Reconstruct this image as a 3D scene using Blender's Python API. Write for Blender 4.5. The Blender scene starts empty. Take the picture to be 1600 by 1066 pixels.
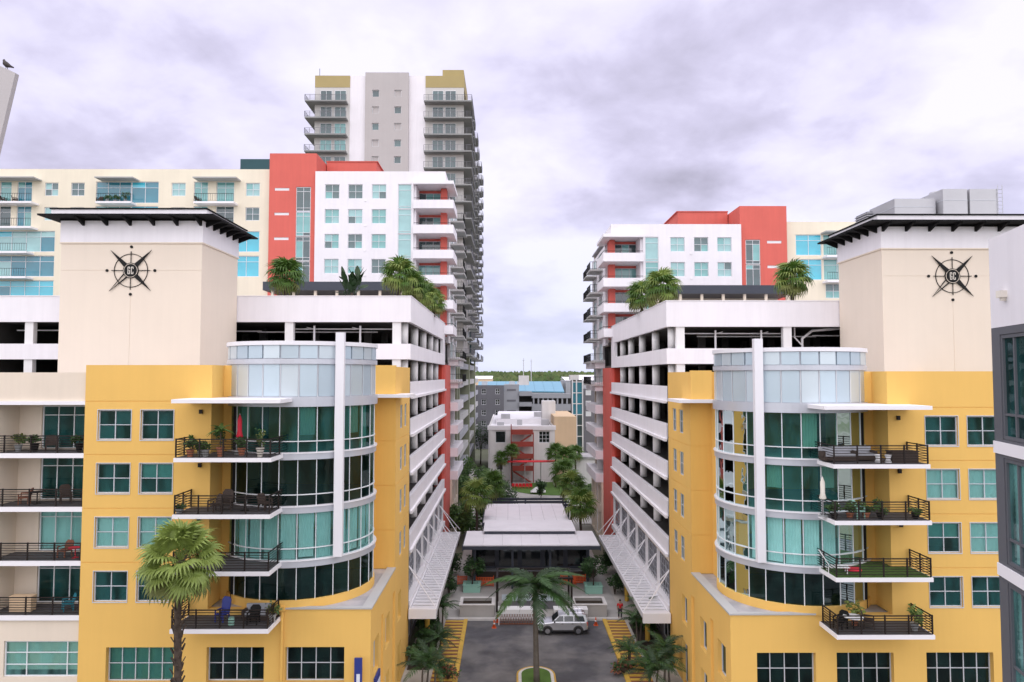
import bpy, math, random
from mathutils import Vector, Matrix
random.seed(11)
R = math.radians
SC = bpy.context.scene
COL = SC.collection
PI = math.pi

# ------------------------------------------------------------------ camera
H = 23.3                      # camera height above the road
FPX = 1110.0                  # focal length in pixels of the 1600 px wide photograph
PITCH = math.atan(53/FPX); YAW = math.atan(5/FPX)
cd = bpy.data.cameras.new('camera'); cd.sensor_width = 36; cd.lens = 36*FPX/1600
cd.clip_start = .1; cd.clip_end = 20000
cam = bpy.data.objects.new('camera', cd); COL.objects.link(cam)
cam.location = (0, 0, H); cam.rotation_euler = (PI/2+PITCH, 0, -YAW)
SC.camera = cam
_M = cam.rotation_euler.to_matrix()
def ray(px, py): return _M @ Vector((px-800, 533-py, -FPX))
def at(px, py, Y):
    d = ray(px, py); return Vector((0, 0, H)) + d*(Y/d.y)
def gp(px, py, z=0.0):
    d = ray(px, py); return Vector((0, 0, H)) + d*((z-H)/d.z)

# ------------------------------------------------------------------ sky, sun, exposure
SUN_EL, SUN_AZ = R(55), R(182)          # behind the camera, high, veiled by cloud
w = bpy.data.worlds.new('World'); SC.world = w; w.use_nodes = True
nt = w.node_tree; nt.nodes.clear()
def N(t, **k):
    n = nt.nodes.new(t)
    for a, b in k.items(): setattr(n, a, b)
    return n
def wire(a, b): nt.links.new(a, b)
sky = N('ShaderNodeTexSky', sky_type='NISHITA', sun_disc=False); sky.sun_elevation = SUN_EL; sky.sun_rotation = SUN_AZ
bg1 = N('ShaderNodeBackground'); bg1.inputs[1].default_value = .055; wire(sky.outputs[0], bg1.inputs[0])
tc = N('ShaderNodeTexCoord'); sep = N('ShaderNodeSeparateXYZ'); wire(tc.outputs['Generated'], sep.inputs[0])
def MA(op, a, b=None, c=None):
    n = N('ShaderNodeMath', operation=op)
    for i, v in enumerate((a, b, c)):
        if v is None: continue
        if isinstance(v, (int, float)): n.inputs[i].default_value = v
        else: wire(v, n.inputs[i])
    return n.outputs[0]
zz = MA('ADD', MA('MAXIMUM', sep.outputs[2], 0.0), .33)
cx_ = MA('DIVIDE', sep.outputs[0], zz); cy_ = MA('DIVIDE', sep.outputs[1], zz)
cmb = N('ShaderNodeCombineXYZ'); wire(cx_, cmb.inputs[0]); wire(cy_, cmb.inputs[1]); cmb.inputs[2].default_value = 3.7
def noise(scale, detail, rough, off, dist=0.0):
    mp = N('ShaderNodeMapping'); mp.inputs['Location'].default_value = off; wire(cmb.outputs[0], mp.inputs[0])
    n = N('ShaderNodeTexNoise'); n.inputs['Scale'].default_value = scale; n.inputs['Detail'].default_value = detail
    n.inputs['Roughness'].default_value = rough; n.inputs['Distortion'].default_value = dist
    wire(mp.outputs[0], n.inputs['Vector']); return n.outputs['Fac']
n1 = noise(1.9, 5, .5, (.4, 5.2, 0), .25)
n2 = noise(5.5, 7, .55, (7.3, 3.1, 2), .2)
nm = MA('ADD', MA('MULTIPLY', n1, .68), MA('MULTIPLY', n2, .32))
cr = N('ShaderNodeValToRGB'); wire(nm, cr.inputs[0])
e = cr.color_ramp.elements
e[0].position = .29; e[0].color = (.185, .175, .225, 1)
e[1].position = .58; e[1].color = (.395, .385, .455, 1)
m = cr.color_ramp.elements.new(.43); m.color = (.285, .27, .355, 1)
m = cr.color_ramp.elements.new(.485); m.color = (.34, .325, .415, 1)
bg2 = N('ShaderNodeBackground'); hz_ = N('ShaderNodeMapRange'); wire(sep.outputs[2], hz_.inputs[0])      # thin pale blue air low over the horizon
for i_, v_ in ((1, .0), (2, .24), (3, .75), (4, .0)): hz_.inputs[i_].default_value = v_
hmx = N('ShaderNodeMix', data_type='RGBA'); wire(hz_.outputs[0], hmx.inputs[0]); wire(cr.outputs[0], hmx.inputs[6]); hmx.inputs[7].default_value = (.315, .34, .44, 1)
wire(hmx.outputs[2], bg2.inputs[0]); bg2.inputs[1].default_value = 1.2
mixw = N('ShaderNodeMixShader')
mrw = N('ShaderNodeMapRange'); wire(sep.outputs[2], mrw.inputs[0])      # cloud cover thins out low over the horizon
for i_, v_ in ((1, .0), (2, .22), (3, .93), (4, .95)): mrw.inputs[i_].default_value = v_
wire(mrw.outputs[0], mixw.inputs[0])
wire(bg1.outputs[0], mixw.inputs[1]); wire(bg2.outputs[0], mixw.inputs[2])
wo = N('ShaderNodeOutputWorld'); wire(mixw.outputs[0], wo.inputs[0])
sd = bpy.data.lights.new('sun', 'SUN'); sd.energy = 1.5; sd.angle = R(140); sd.color = (1, .965, .91)
sun = bpy.data.objects.new('sun', sd); COL.objects.link(sun)
# light travels away from the sun: the sun stands behind and to the left of the camera
sdir = Vector((math.sin(SUN_AZ)*math.cos(SUN_EL), math.cos(SUN_AZ)*math.cos(SUN_EL), math.sin(SUN_EL)))
sun.rotation_euler = (-sdir).to_track_quat('-Z', 'Y').to_euler(); sun.location = (0, -50, 200)
vs = SC.view_settings; vs.view_transform = 'Standard'; vs.look = 'None'; vs.gamma = 1; vs.exposure = 1.12
try: vs.use_curve_mapping = False
except Exception: pass
SC.render.engine = 'CYCLES'
SC.cycles.max_bounces = 7; SC.cycles.transparent_max_bounces = 12

# ------------------------------------------------------------------ materials
MT = {}
def mat(name, col, rough=.8, metal=0.0, var=.06, vscale=.35, bump=0.0, bscale=40, streak=0.0, spec=.5, mix=None, mscale=1.0, coat=0.0, trans=0.0):
    m = bpy.data.materials.new(name); m.use_nodes = True; t = m.node_tree; b = t.nodes['Principled BSDF']
    b.inputs['Roughness'].default_value = rough; b.inputs['Metallic'].default_value = metal
    b.inputs['Specular IOR Level'].default_value = spec
    if coat: b.inputs['Coat Weight'].default_value = coat; b.inputs['Coat Roughness'].default_value = .05
    L = t.links.new
    tcn = t.nodes.new('ShaderNodeTexCoord')
    def nz(scale, det=4, vec=None, rough=.55):
        n = t.nodes.new('ShaderNodeTexNoise'); n.inputs['Scale'].default_value = scale; n.inputs['Detail'].default_value = det
        n.inputs['Roughness'].default_value = rough
        L(vec or tcn.outputs['Object'], n.inputs['Vector']); return n.outputs['Fac']
    cur = None
    base = t.nodes.new('ShaderNodeRGB'); base.outputs[0].default_value = (*col, 1); cur = base.outputs[0]
    def mul(c, fac, lo, hi):
        mr = t.nodes.new('ShaderNodeMapRange'); mr.inputs[1].default_value = .3; mr.inputs[2].default_value = .7
        mr.inputs[3].default_value = lo; mr.inputs[4].default_value = hi; L(fac, mr.inputs[0])
        mx = t.nodes.new('ShaderNodeVectorMath'); mx.operation = 'SCALE'; L(c, mx.inputs[0]); L(mr.outputs[0], mx.inputs['Scale'])
        return mx.outputs[0]
    if mix:
        mr = t.nodes.new('ShaderNodeMapRange'); mr.inputs[1].default_value = .42; mr.inputs[2].default_value = .58
        L(nz(mscale, 5), mr.inputs[0])
        mx = t.nodes.new('ShaderNodeMix'); mx.data_type = 'RGBA'; L(mr.outputs[0], mx.inputs[0]); L(cur, mx.inputs[6])
        mx.inputs[7].default_value = (*mix, 1); cur = mx.outputs[2]
    if var: cur = mul(cur, nz(vscale, 5), 1-var, 1+var)
    if streak:
        mp = t.nodes.new('ShaderNodeMapping'); mp.inputs['Scale'].default_value = (2.2, 2.2, .12); L(tcn.outputs['Object'], mp.inputs[0])
        cur = mul(cur, nz(1.0, 6, mp.outputs[0], .65), 1-streak, 1+streak*.35)
    L(cur, b.inputs['Base Color'])
    if bump:
        bp = t.nodes.new('ShaderNodeBump'); bp.inputs['Strength'].default_value = bump; bp.inputs['Distance'].default_value = .02
        L(nz(bscale, 4), bp.inputs['Height']); L(bp.outputs[0], b.inputs['Normal'])
    if trans:   # thin leaf: some light comes through
        ts = t.nodes.new('ShaderNodeBsdfTranslucent'); L(cur, ts.inputs[0])
        ms = t.nodes.new('ShaderNodeMixShader'); ms.inputs[0].default_value = trans
        L(b.outputs[0], ms.inputs[1]); L(ts.outputs[0], ms.inputs[2]); L(ms.outputs[0], t.nodes['Material Output'].inputs[0])
    MT[name] = m; return m
def glass(name, tint, refl=1.0, rough=.0, refl_paint=None, paint_amt=0.0):
    m = bpy.data.materials.new(name); m.use_nodes = True; t = m.node_tree; t.nodes.clear(); L = t.links.new
    o = t.nodes.new('ShaderNodeOutputMaterial'); tr = t.nodes.new('ShaderNodeBsdfTransparent'); tr.inputs[0].default_value = (*tint, 1)
    gl = t.nodes.new('ShaderNodeBsdfGlossy'); gl.inputs['Roughness'].default_value = rough; gl.inputs[0].default_value = (.60, .74, .74, 1)
    fr = t.nodes.new('ShaderNodeFresnel'); fr.inputs[0].default_value = 1.55
    # a slow waviness in the pane bends the reflections a little
    tcn = t.nodes.new('ShaderNodeTexCoord'); n = t.nodes.new('ShaderNodeTexNoise'); n.inputs['Scale'].default_value = .9
    L(tcn.outputs['Object'], n.inputs['Vector']); bp = t.nodes.new('ShaderNodeBump'); bp.inputs['Strength'].default_value = .12; bp.inputs['Distance'].default_value = .05
    L(n.outputs['Fac'], bp.inputs['Height']); L(bp.outputs[0], gl.inputs['Normal'])
    mu = t.nodes.new('ShaderNodeMath'); mu.operation = 'MULTIPLY'; mu.inputs[1].default_value = refl; mu.use_clamp = True; L(fr.outputs[0], mu.inputs[0])
    body = tr.outputs[0]
    if refl_paint:      # diffuse teal painted in uneven patches to imitate reflections and lift dark panes
        df = t.nodes.new('ShaderNodeBsdfDiffuse'); df.inputs[0].default_value = (*refl_paint, 1)
        oi = t.nodes.new('ShaderNodeObjectInfo'); sc_ = t.nodes.new('ShaderNodeMath'); sc_.operation = 'MULTIPLY'; sc_.inputs[1].default_value = 37.0; L(oi.outputs['Random'], sc_.inputs[0])
        ad = t.nodes.new('ShaderNodeVectorMath'); ad.operation = 'ADD'; L(tcn.outputs['Object'], ad.inputs[0]); L(sc_.outputs[0], ad.inputs[1])
        mp = t.nodes.new('ShaderNodeMapping'); mp.inputs['Scale'].default_value = (1.3, 1.3, .45); L(ad.outputs[0], mp.inputs[0])
        n2_ = t.nodes.new('ShaderNodeTexNoise'); n2_.inputs['Scale'].default_value = .9; n2_.inputs['Detail'].default_value = 2; L(mp.outputs[0], n2_.inputs['Vector'])
        mr = t.nodes.new('ShaderNodeMapRange'); mr.inputs[1].default_value = .4; mr.inputs[2].default_value = .62; mr.inputs[3].default_value = paint_amt*.35; mr.inputs[4].default_value = paint_amt*1.7; L(n2_.outputs['Fac'], mr.inputs[0])
        mh = t.nodes.new('ShaderNodeMixShader'); L(mr.outputs[0], mh.inputs[0]); L(body, mh.inputs[1]); L(df.outputs[0], mh.inputs[2]); body = mh.outputs[0]
    mx = t.nodes.new('ShaderNodeMixShader'); L(mu.outputs[0], mx.inputs[0]); L(body, mx.inputs[1]); L(gl.outputs[0], mx.inputs[2])
    L(mx.outputs[0], o.inputs[0]); MT[name] = m; return m

mat('yellow', (.80, .495, .13), .85, var=.03, vscale=.25, bump=.35, bscale=18, streak=.025)
mat('yellow_deep', (.78, .465, .115), .85, var=.035, vscale=.3, bump=.25, bscale=30, streak=.05)
mat('cream', (.76, .66, .54), .85, var=.03, bump=.2, bscale=30, streak=.03)
mat('tower_cream', (.755, .66, .55), .85, var=.03, vscale=.2, bump=.15, bscale=30, streak=.02)
mat('pale_cream', (.80, .73, .58), .85, var=.03, bump=.2, streak=.04)
mat('white', (.83, .805, .835), .75, var=.03, bump=.12, streak=.05)
mat('white_trim', (.84, .82, .84), .6, var=.02)
mat('white_metal', (.80, .79, .82), .4, var=.03)
mat('silver_metal', (.56, .58, .63), .38, .35, var=.05)
mat('panel_metal', (.50, .60, .66), .30, .35, var=.03, vscale=.25)
mat('panel_metal_light', (.58, .66, .70), .30, .35, var=.03, vscale=.25)
mat('red', (.66, .135, .105), .8, var=.04, bump=.15, streak=.06)
mat('deep_red', (.55, .05, .025), .8, var=.05, bump=.15)
mat('concrete', (.42, .41, .40), .9, var=.10, vscale=.6, bump=.3)
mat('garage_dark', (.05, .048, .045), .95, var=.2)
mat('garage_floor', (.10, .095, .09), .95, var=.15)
mat('column_white', (.80, .79, .79), .8, var=.04)
mat('black_metal', (.008, .008, .008), .65, var=.1, spec=.25)
mat('rail_brown', (.018, .012, .010), .6, var=.1, spec=.3)
mat('roof_black', (.008, .008, .009), .8, var=.15, spec=.2)
mat('frame', (.56, .58, .62), .5, .0, var=.03)
mat('frame_white', (.74, .76, .78), .45, var=.02)
mat('blind', (.80, .84, .82), .8, var=.03)
mat('blind_cream', (.74, .70, .58), .8, var=.05)
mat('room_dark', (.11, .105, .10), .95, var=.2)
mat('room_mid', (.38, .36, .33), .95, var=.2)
mat('roof_grey', (.36, .36, .38), .9, var=.10, vscale=.5, bump=.2, mix=(.46, .44, .45), mscale=.5)
mat('deck', (.075, .073, .078), .85, var=.1)
mat('turf', (.055, .12, .018), .95, var=.2, vscale=3, bump=.6, bscale=80)
mat('asphalt', (.085, .085, .095), .92, var=.25, vscale=.5, bump=.4, bscale=60, mix=(.17, .165, .165), mscale=.22)
mat('paving', (.40, .385, .365), .9, var=.12, vscale=.5, bump=.2)
mat('far_room', (.07, .13, .135), .06, var=.3, vscale=.5, spec=.9)
mat('sidewalk', (.46, .43, .39), .9, var=.10, vscale=.6, bump=.2)
mat('kerb_white', (.66, .64, .62), .8, var=.08, vscale=1)
mat('road_yellow', (.60, .38, .06), .75, var=.16, vscale=1.5)
mat('brick_red', (.22, .085, .05), .9, var=.25, vscale=2)
mat('mulch', (.035, .026, .018), 1, var=.3, vscale=3, bump=.8)
mat('ground', (.10, .12, .055), .95, var=.3, vscale=.02, mix=(.20, .19, .16), mscale=.012)
mat('grass', (.085, .17, .03), .95, var=.2, vscale=.8, bump=.6, bscale=50)
mat('far_leaf', (.05, .085, .02), .95, var=.35, vscale=.05)
mat('leaf_palm', (.085, .17, .025), .5, var=.3, vscale=1.2, trans=.25)
mat('leaf_palm_light', (.25, .33, .075), .5, var=.25, vscale=1.2, trans=.25)
mat('leaf_dry', (.17, .19, .05), .6, var=.3, vscale=1.2, trans=.2)
mat('leaf_dark', (.04, .10, .022), .55, var=.35, vscale=1.5, trans=.2)
mat('leaf_deep', (.022, .055, .016), .55, var=.35, vscale=1.5, trans=.15)
mat('leaf_bush', (.08, .16, .03), .6, var=.35, vscale=1.5, trans=.2)
mat('bark', (.075, .055, .042), .95, var=.3, vscale=4, bump=1, bscale=14)
mat('slab_tower', (.27, .275, .27), .85, var=.06)
mat('bark_grey', (.115, .10, .085), .9, var=.2, vscale=3, bump=.6, bscale=12)
mat('terracotta', (.42, .15, .08), .85, var=.1)
mat('pot_grey', (.30, .31, .31), .7, var=.1)
mat('wicker', (.05, .033, .025), .75, var=.25, vscale=20)
mat('fabric_red', (.62, .025, .05), .8, var=.06, vscale=2)
mat('fabric_white', (.75, .70, .62), .85, var=.05, vscale=2)
mat('fabric_grey', (.36, .37, .40), .9, var=.08, vscale=3)
mat('fabric_teal', (.02, .20, .26), .8, var=.08)
mat('teal_roof', (.012, .065, .075), .6, var=.08)
mat('plastic_white', (.8, .8, .8), .4, var=.02)
mat('plastic_green', (.30, .55, .45), .5, var=.05)
mat('orange', (.75, .12, .03), .6, var=.06)
mat('car_paint', (.60, .61, .63), .28, .65, var=.02, coat=1.0)
mat('car_trim', (.05, .05, .055), .55, var=.05)
mat('tyre', (.018, .018, .018), .85, var=.1)
mat('chrome', (.7, .7, .72), .2, 1.0, var=.02)
mat('light_red', (.5, .02, .02), .3, var=0)
mat('light_clear', (.8, .8, .78), .15, var=0)
mat('sign_blue', (.02, .035, .22), .5, var=.04)
mat('sign_light', (.70, .72, .78), .5, var=.04)
mat('bay_grey', (.58, .565, .54), .85, var=.03, streak=.04)
mat('stair_red', (.33, .055, .04), .7, var=.1)
mat('taupe', (.47, .44, .43), .85, var=.03, streak=.03)
mat('tower_yellow', (.40, .32, .145), .85, var=.04)
mat('slab_grey', (.46, .46, .45), .85, var=.06)
mat('olive', (.25, .27, .19), .85, var=.05)
mat('grey_dark', (.17, .17, .19), .85, var=.05, streak=.04)
mat('grey_wall', (.36, .37, .40), .85, var=.05, streak=.04)
mat('blue_roof', (.12, .31, .43), .5, var=.06, vscale=.05)
mat('tan_wall', (.72, .53, .34), .85, var=.03, streak=.04)
mat('offwhite', (.76, .74, .73), .85, var=.05, bump=.1, streak=.08)
mat('roof_white', (.84, .82, .85), .6, var=.05, vscale=.4, streak=0)
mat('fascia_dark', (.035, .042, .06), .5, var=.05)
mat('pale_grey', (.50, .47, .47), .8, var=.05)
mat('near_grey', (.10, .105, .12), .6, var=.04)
mat('ac_metal', (.50, .50, .52), .45, .3, var=.07)
mat('skin', (.35, .2, .14), .6, var=.05)
mat('shirt_red', (.60, .02, .03), .8, var=.08)
mat('trousers', (.03, .03, .04), .85, var=.1)
mat('hair', (.015, .012, .01), .6, var=.1)
mat('bird', (.045, .035, .035), .7, var=.2, vscale=15)
glass('glass_green', (.36, .66, .62), 1.0, refl_paint=(.05, .24, .24), paint_amt=.17)
glass('glass_teal', (.66, .93, .91), .9, refl_paint=(.22, .55, .52), paint_amt=.22)
glass('glass_smoke', (.16, .23, .22), .9, refl_paint=(.02, .06, .055), paint_amt=.2)
mat('far_teal', (.16, .40, .39), .08, var=.2, vscale=.5, spec=.9)
mat('far_pale', (.28, .50, .50), .10, var=.15, vscale=.5, spec=.9)
mat('far_dark', (.035, .075, .08), .05, var=.3, vscale=.5, spec=1.0)
mat('far_cyan', (.06, .47, .60), .07, var=.18, vscale=.3, spec=.9)
mat('far_cyan_dark', (.03, .20, .27), .07, var=.2, vscale=.3, spec=.9)
mat('far_black', (.015, .02, .024), .06, var=.2, spec=.9)

# ------------------------------------------------------------------ builders
ORG = {}
class MB:
    def __init__(s): s.v = []; s.f = []
    def poly(s, pts):
        n = len(s.v); s.v += [tuple(p) for p in pts]; s.f.append(tuple(range(n, n+len(pts)))); return s
    def box(s, x0, x1, y0, y1, z0, z1):
        x0, x1 = min(x0, x1), max(x0, x1); y0, y1 = min(y0, y1), max(y0, y1); z0, z1 = min(z0, z1), max(z0, z1)
        n = len(s.v)
        s.v += [(x0,y0,z0),(x1,y0,z0),(x1,y1,z0),(x0,y1,z0),(x0,y0,z1),(x1,y0,z1),(x1,y1,z1),(x0,y1,z1)]
        s.f += [tuple(n+i for i in q) for q in ((0,3,2,1),(4,5,6,7),(0,1,5,4),(1,2,6,5),(2,3,7,6),(3,0,4,7))]
        return s
    def prism(s, pts, z0, z1):           # plan outline, straight up
        n = len(s.v); k = len(pts)
        s.v += [(p[0], p[1], z0) for p in pts] + [(p[0], p[1], z1) for p in pts]
        s.f.append(tuple(range(n+k-1, n-1, -1))); s.f.append(tuple(range(n+k, n+2*k)))
        for i in range(k): j = (i+1) % k; s.f.append((n+i, n+j, n+k+j, n+k+i))
        return s
    def extr(s, pts, d):                 # any planar outline pushed along a vector
        n = len(s.v); k = len(pts); d = Vector(d)
        s.v += [tuple(p) for p in pts] + [tuple(Vector(p)+d) for p in pts]
        s.f.append(tuple(range(n+k-1, n-1, -1))); s.f.append(tuple(range(n+k, n+2*k)))
        for i in range(k): j = (i+1) % k; s.f.append((n+i, n+j, n+k+j, n+k+i))
        return s
    def tube(s, p0, p1, r0, r1=None, n=8, cap=True):
        r1 = r0 if r1 is None else r1
        p0 = Vector(p0); p1 = Vector(p1); d = (p1-p0).normalized()
        a = d.orthogonal().normalized(); b = d.cross(a); o = len(s.v)
        for p, r in ((p0, r0), (p1, r1)):
            for i in range(n):
                t = 2*PI*i/n; s.v.append(tuple(p + (a*math.cos(t)+b*math.sin(t))*r))
        for i in range(n): j = (i+1) % n; s.f.append((o+i, o+j, o+n+j, o+n+i))
        if cap: s.f.append(tuple(range(o+n-1, o-1, -1))); s.f.append(tuple(range(o+n, o+2*n)))
        return s
    def path(s, pts, rs, n=8):
        o = len(s.v); m = len(pts); pts = [Vector(p) for p in pts]
        ref = None
        for k, p in enumerate(pts):
            d = (pts[min(k+1, m-1)]-pts[max(k-1, 0)]).normalized()
            if ref is None: ref = d.orthogonal().normalized()
            a = (ref - d*ref.dot(d)).normalized(); ref = a; b = d.cross(a)
            r = rs[k] if isinstance(rs, (list, tuple)) else rs
            for i in range(n):
                t = 2*PI*i/n; s.v.append(tuple(p + (a*math.cos(t)+b*math.sin(t))*r))
        for k in range(m-1):
            for i in range(n):
                j = (i+1) % n; s.f.append((o+k*n+i, o+k*n+j, o+(k+1)*n+j, o+(k+1)*n+i))
        s.f.append(tuple(range(o+n-1, o-1, -1))); s.f.append(tuple(range(o+(m-1)*n, o+m*n)))
        return s
    def lathe(s, c, prof, n=16):         # prof: (radius, z) from bottom to top
        o = len(s.v); m = len(prof)
        for r, z in prof:
            for i in range(n): t = 2*PI*i/n; s.v.append((c[0]+r*math.cos(t), c[1]+r*math.sin(t), c[2]+z))
        for k in range(m-1):
            for i in range(n): j = (i+1) % n; s.f.append((o+k*n+i, o+k*n+j, o+(k+1)*n+j, o+(k+1)*n+i))
        s.f.append(tuple(range(o+n-1, o-1, -1))); s.f.append(tuple(range(o+(m-1)*n, o+m*n)))
        return s
    def mesh(s, name, m, smooth=False, off=(0, 0, 0)):
        me = bpy.data.meshes.new(name)
        ox, oy, oz = off
        me.from_pydata([(a-ox, b-oy, c-oz) for a, b, c in s.v], [], s.f)
        me.materials.append(MT[m])
        if smooth: me.polygons.foreach_set('use_smooth', [True]*len(me.polygons))
        me.update(); return me
def put(name, me, parent=None, loc=(0, 0, 0), rot=None):
    o = bpy.data.objects.new(name, me); COL.objects.link(o)
    if parent: o.parent = parent
    o.location = loc
    if rot: o.rotation_euler = rot
    return o
def root(name, label, cat, loc, group=None, rotz=0):
    o = bpy.data.objects.new(name, None); COL.objects.link(o); o.location = loc; o.rotation_euler = (0, 0, rotz)
    o.empty_display_size = .3
    o['label'] = label; o['category'] = cat
    if group: o['group'] = group
    ORG[o] = Vector(loc); return o
def part(name, mb, m, parent, smooth=False):       # mb in world coordinates, parent a root or an unmoved part
    org = ORG[parent]; o = put(name, mb.mesh(name, m, smooth, org), parent); ORG[o] = org; return o
def solo(name, mb, m, label, cat, org=None, group=None, smooth=False):
    org = Vector(org) if org is not None else Vector(mb.v[0])
    o = put(name, mb.mesh(name, m, smooth, org), None, org); o['label'] = label; o['category'] = cat
    if group: o['group'] = group
    ORG[o] = org; return o
def struct(name, mb, m, kind='structure'):
    o = put(name, mb.mesh(name, m)); o['kind'] = kind; ORG[o] = Vector((0, 0, 0)); return o
def inst(name, me, parent, wpos, rot=None):        # shared mesh at a world position
    o = put(name, me, parent, Vector(wpos)-ORG[parent], rot); return o
CACHE = {}
def cached(key, fn):
    if key not in CACHE: CACHE[key] = fn()
    return CACHE[key]

def wall(P, a0, a1, z0, z1, ops, t):
    """wall panel with openings. P(a, z, d) -> point, d = depth into the wall. ops: (a0, a1, z0, z1[, groove depth])"""
    mb = MB()
    A = sorted({a0, a1, *[min(max(v, a0), a1) for o in ops for v in o[:2]]})
    Z = sorted({z0, z1, *[min(max(v, z0), z1) for o in ops for v in o[2:4]]})
    def kind(i, j):
        if i < 0 or j < 0 or i >= len(A)-1 or j >= len(Z)-1: return -1.0
        ca = (A[i]+A[i+1])/2; cz = (Z[j]+Z[j+1])/2; g = 0.0
        for o in ops:
            if o[0] < ca < o[1] and o[2] < cz < o[3]:
                if len(o) == 4: return t
                g = max(g, o[4])
        return g
    for i in range(len(A)-1):
        for j in range(len(Z)-1):
            k = kind(i, j)
            if k < t:
                mb.poly([P(A[i], Z[j], k), P(A[i+1], Z[j], k), P(A[i+1], Z[j+1], k), P(A[i], Z[j+1], k)])
                mb.poly([P(A[i], Z[j], t), P(A[i], Z[j+1], t), P(A[i+1], Z[j+1], t), P(A[i+1], Z[j], t)])
            for di, dj in ((1, 0), (0, 1), (-1, 0), (0, -1)):
                q = kind(i+di, j+dj)
                lo, hi = k, (t if q < 0 else q)
                if q < 0 and k < t or q >= 0 and q > k:
                    if di: a = A[i+1] if di > 0 else A[i]; pts = [(a, Z[j]), (a, Z[j+1])]
                    else: z = Z[j+1] if dj > 0 else Z[j]; pts = [(A[i], z), (A[i+1], z)]
                    mb.poly([P(*pts[0], lo), P(*pts[1], lo), P(*pts[1], hi), P(*pts[0], hi)])
    return mb
def PY(y, sg=1): return lambda a, z, d: (a, y+sg*d, z)      # faces -y
def PX(x, sg): return lambda a, z, d: (x+sg*d, a, z)        # inside lies towards sg

def window(parent, pos, w, h, cols, rows, rot=0, gl='glass_green', fr='frame', ft=.07, blind=None, bl=1.0, fracs=None, sill=False, door=False, split=None):
    """window > pane (one each), blind. rot 0 faces -y. gl: one name or a list to pick from."""
    cu = [i/cols for i in range(cols+1)]; ru = split or [i/rows for i in range(rows+1)]
    if fracs: cu = fracs
    key = ('wf', round(w, 3), round(h, 3), tuple(cu), tuple(ru), fr, ft)
    def mk():
        mb = MB(); d = .05
        mb.box(-w/2, -w/2+ft, -d, d, -h/2, h/2).box(w/2-ft, w/2, -d, d, -h/2, h/2)
        mb.box(-w/2+ft, w/2-ft, -d, d, -h/2, -h/2+ft).box(-w/2+ft, w/2-ft, -d, d, h/2-ft, h/2)
        for c in cu[1:-1]: x = -w/2+c*w; mb.box(x-ft*.4, x+ft*.4, -d*.8, d*.8, -h/2+ft, h/2-ft)
        xs = [-w/2+ft]+[-w/2+c*w for c in cu[1:-1]]+[w/2-ft]
        for r in ru[1:-1]:
            z = -h/2+r*h
            for q in range(len(xs)-1):
                xa = xs[q]+(ft*.4 if q else 0); xb = xs[q+1]-(ft*.4 if q < len(xs)-2 else 0)
                mb.box(xa, xb, -d*.7, d*.7, z-ft*.35, z+ft*.35)
        return mb.mesh('window', fr)
    o = inst('glazed_door' if door else 'window', cached(key, mk), parent, pos, (0, 0, rot))
    wg = gl if isinstance(gl, str) else random.choice(gl)
    for i in range(len(cu)-1):
        for j in range(len(ru)-1):
            pw = (cu[i+1]-cu[i])*w-.03; ph = (ru[j+1]-ru[j])*h-.03
            g = wg if isinstance(gl, str) or random.random() < .8 else random.choice(gl)
            me = cached(('pane', round(pw, 3), round(ph, 3), g), lambda: MB().poly([(-pw/2, 0, -ph/2), (pw/2, 0, -ph/2), (pw/2, 0, ph/2), (-pw/2, 0, ph/2)]).mesh('pane', g))
            put('pane', me, o, ((cu[i]+cu[i+1]-1)*w/2, .012, (ru[j]+ru[j+1]-1)*h/2))
    if blind:
        bh = h*bl-.04
        def mkb():
            mb = MB(); n = max(3, int(bh/.16))
            for q in range(n):                      # slats, slightly tilted
                za = -bh/2+bh*q/n; zb = -bh/2+bh*(q+1)/n
                mb.poly([(-w/2+.04, 0, za), (w/2-.04, 0, za), (w/2-.04, .012, zb), (-w/2+.04, .012, zb)])
            return mb.mesh('blind', blind)
        put('blind', cached(('blind', round(w, 3), round(bh, 3), blind), mkb), o, (0, .13, (h-bh)/2-.02))
    return o

# ------------------------------------------------------------------ ground, roads (structure)
C = 2.5                                   # x of the street's middle line
def X(s, u): return C + s*u
G = MB(); G.poly([(-6000, -3000, -.05), (6000, -3000, -.05), (6000, 9000, -.05), (-6000, 9000, -.05)]); struct('ground', G, 'ground')
struct('road', MB().box(C-6.4, C+6.4, -5, 68.6, -.2, 0), 'asphalt')
struct('cross_road', MB().box(-80, C-6.4, -5, 32, -.2, -.004).box(C+6.4, 80, -5, 32, -.2, -.004), 'asphalt')
for s, nm in ((-1, 'sidewalk_left'), (1, 'sidewalk_right')):
    struct(nm, MB().box(X(s, 8.45), X(s, 10.69), 32, 91, -.2, .15).box(X(s, 6.75), X(s, 8.45), 32, 54, -.2, .148), 'sidewalk')
    struct('kerb_'+('left' if s < 0 else 'right'), MB().box(X(s, 6.4), X(s, 6.75), 32, 68.6, -.2, .17), 'road_yellow')
    st = struct('hatched_strip_'+('left' if s < 0 else 'right'), MB().box(X(s, 6.75), X(s, 8.45), 54, 68.4, -.2, .14), 'brick_red')
    me = MB().box(-.83, .83, -.17, .17, 0, .035).mesh('painted_bar', 'road_yellow')
    for i in range(19): put('painted_bar', me, st, (X(s, 7.6), 54.4+.76*i, .14))
struct('kerb_end', MB().box(C-8.45, C+8.45, 68.6, 68.95, -.2, .2), 'kerb_white')
PLZ = struct('plaza', MB().box(C-8.45, C+8.45, 68.95, 112, -.2, .14).box(C-10.7, C+10.7, 112, 136, -.2, .139), 'paving')
me = MB().box(-1.03, 1.03, -1.03, 1.03, 0, .012).mesh('paving_slab', 'paving')
for i in range(8):
    for j in range(5): put('paving_slab', me, PLZ, (C-7.4+2.1*i, 70.1+2.1*j, .14))
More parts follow.
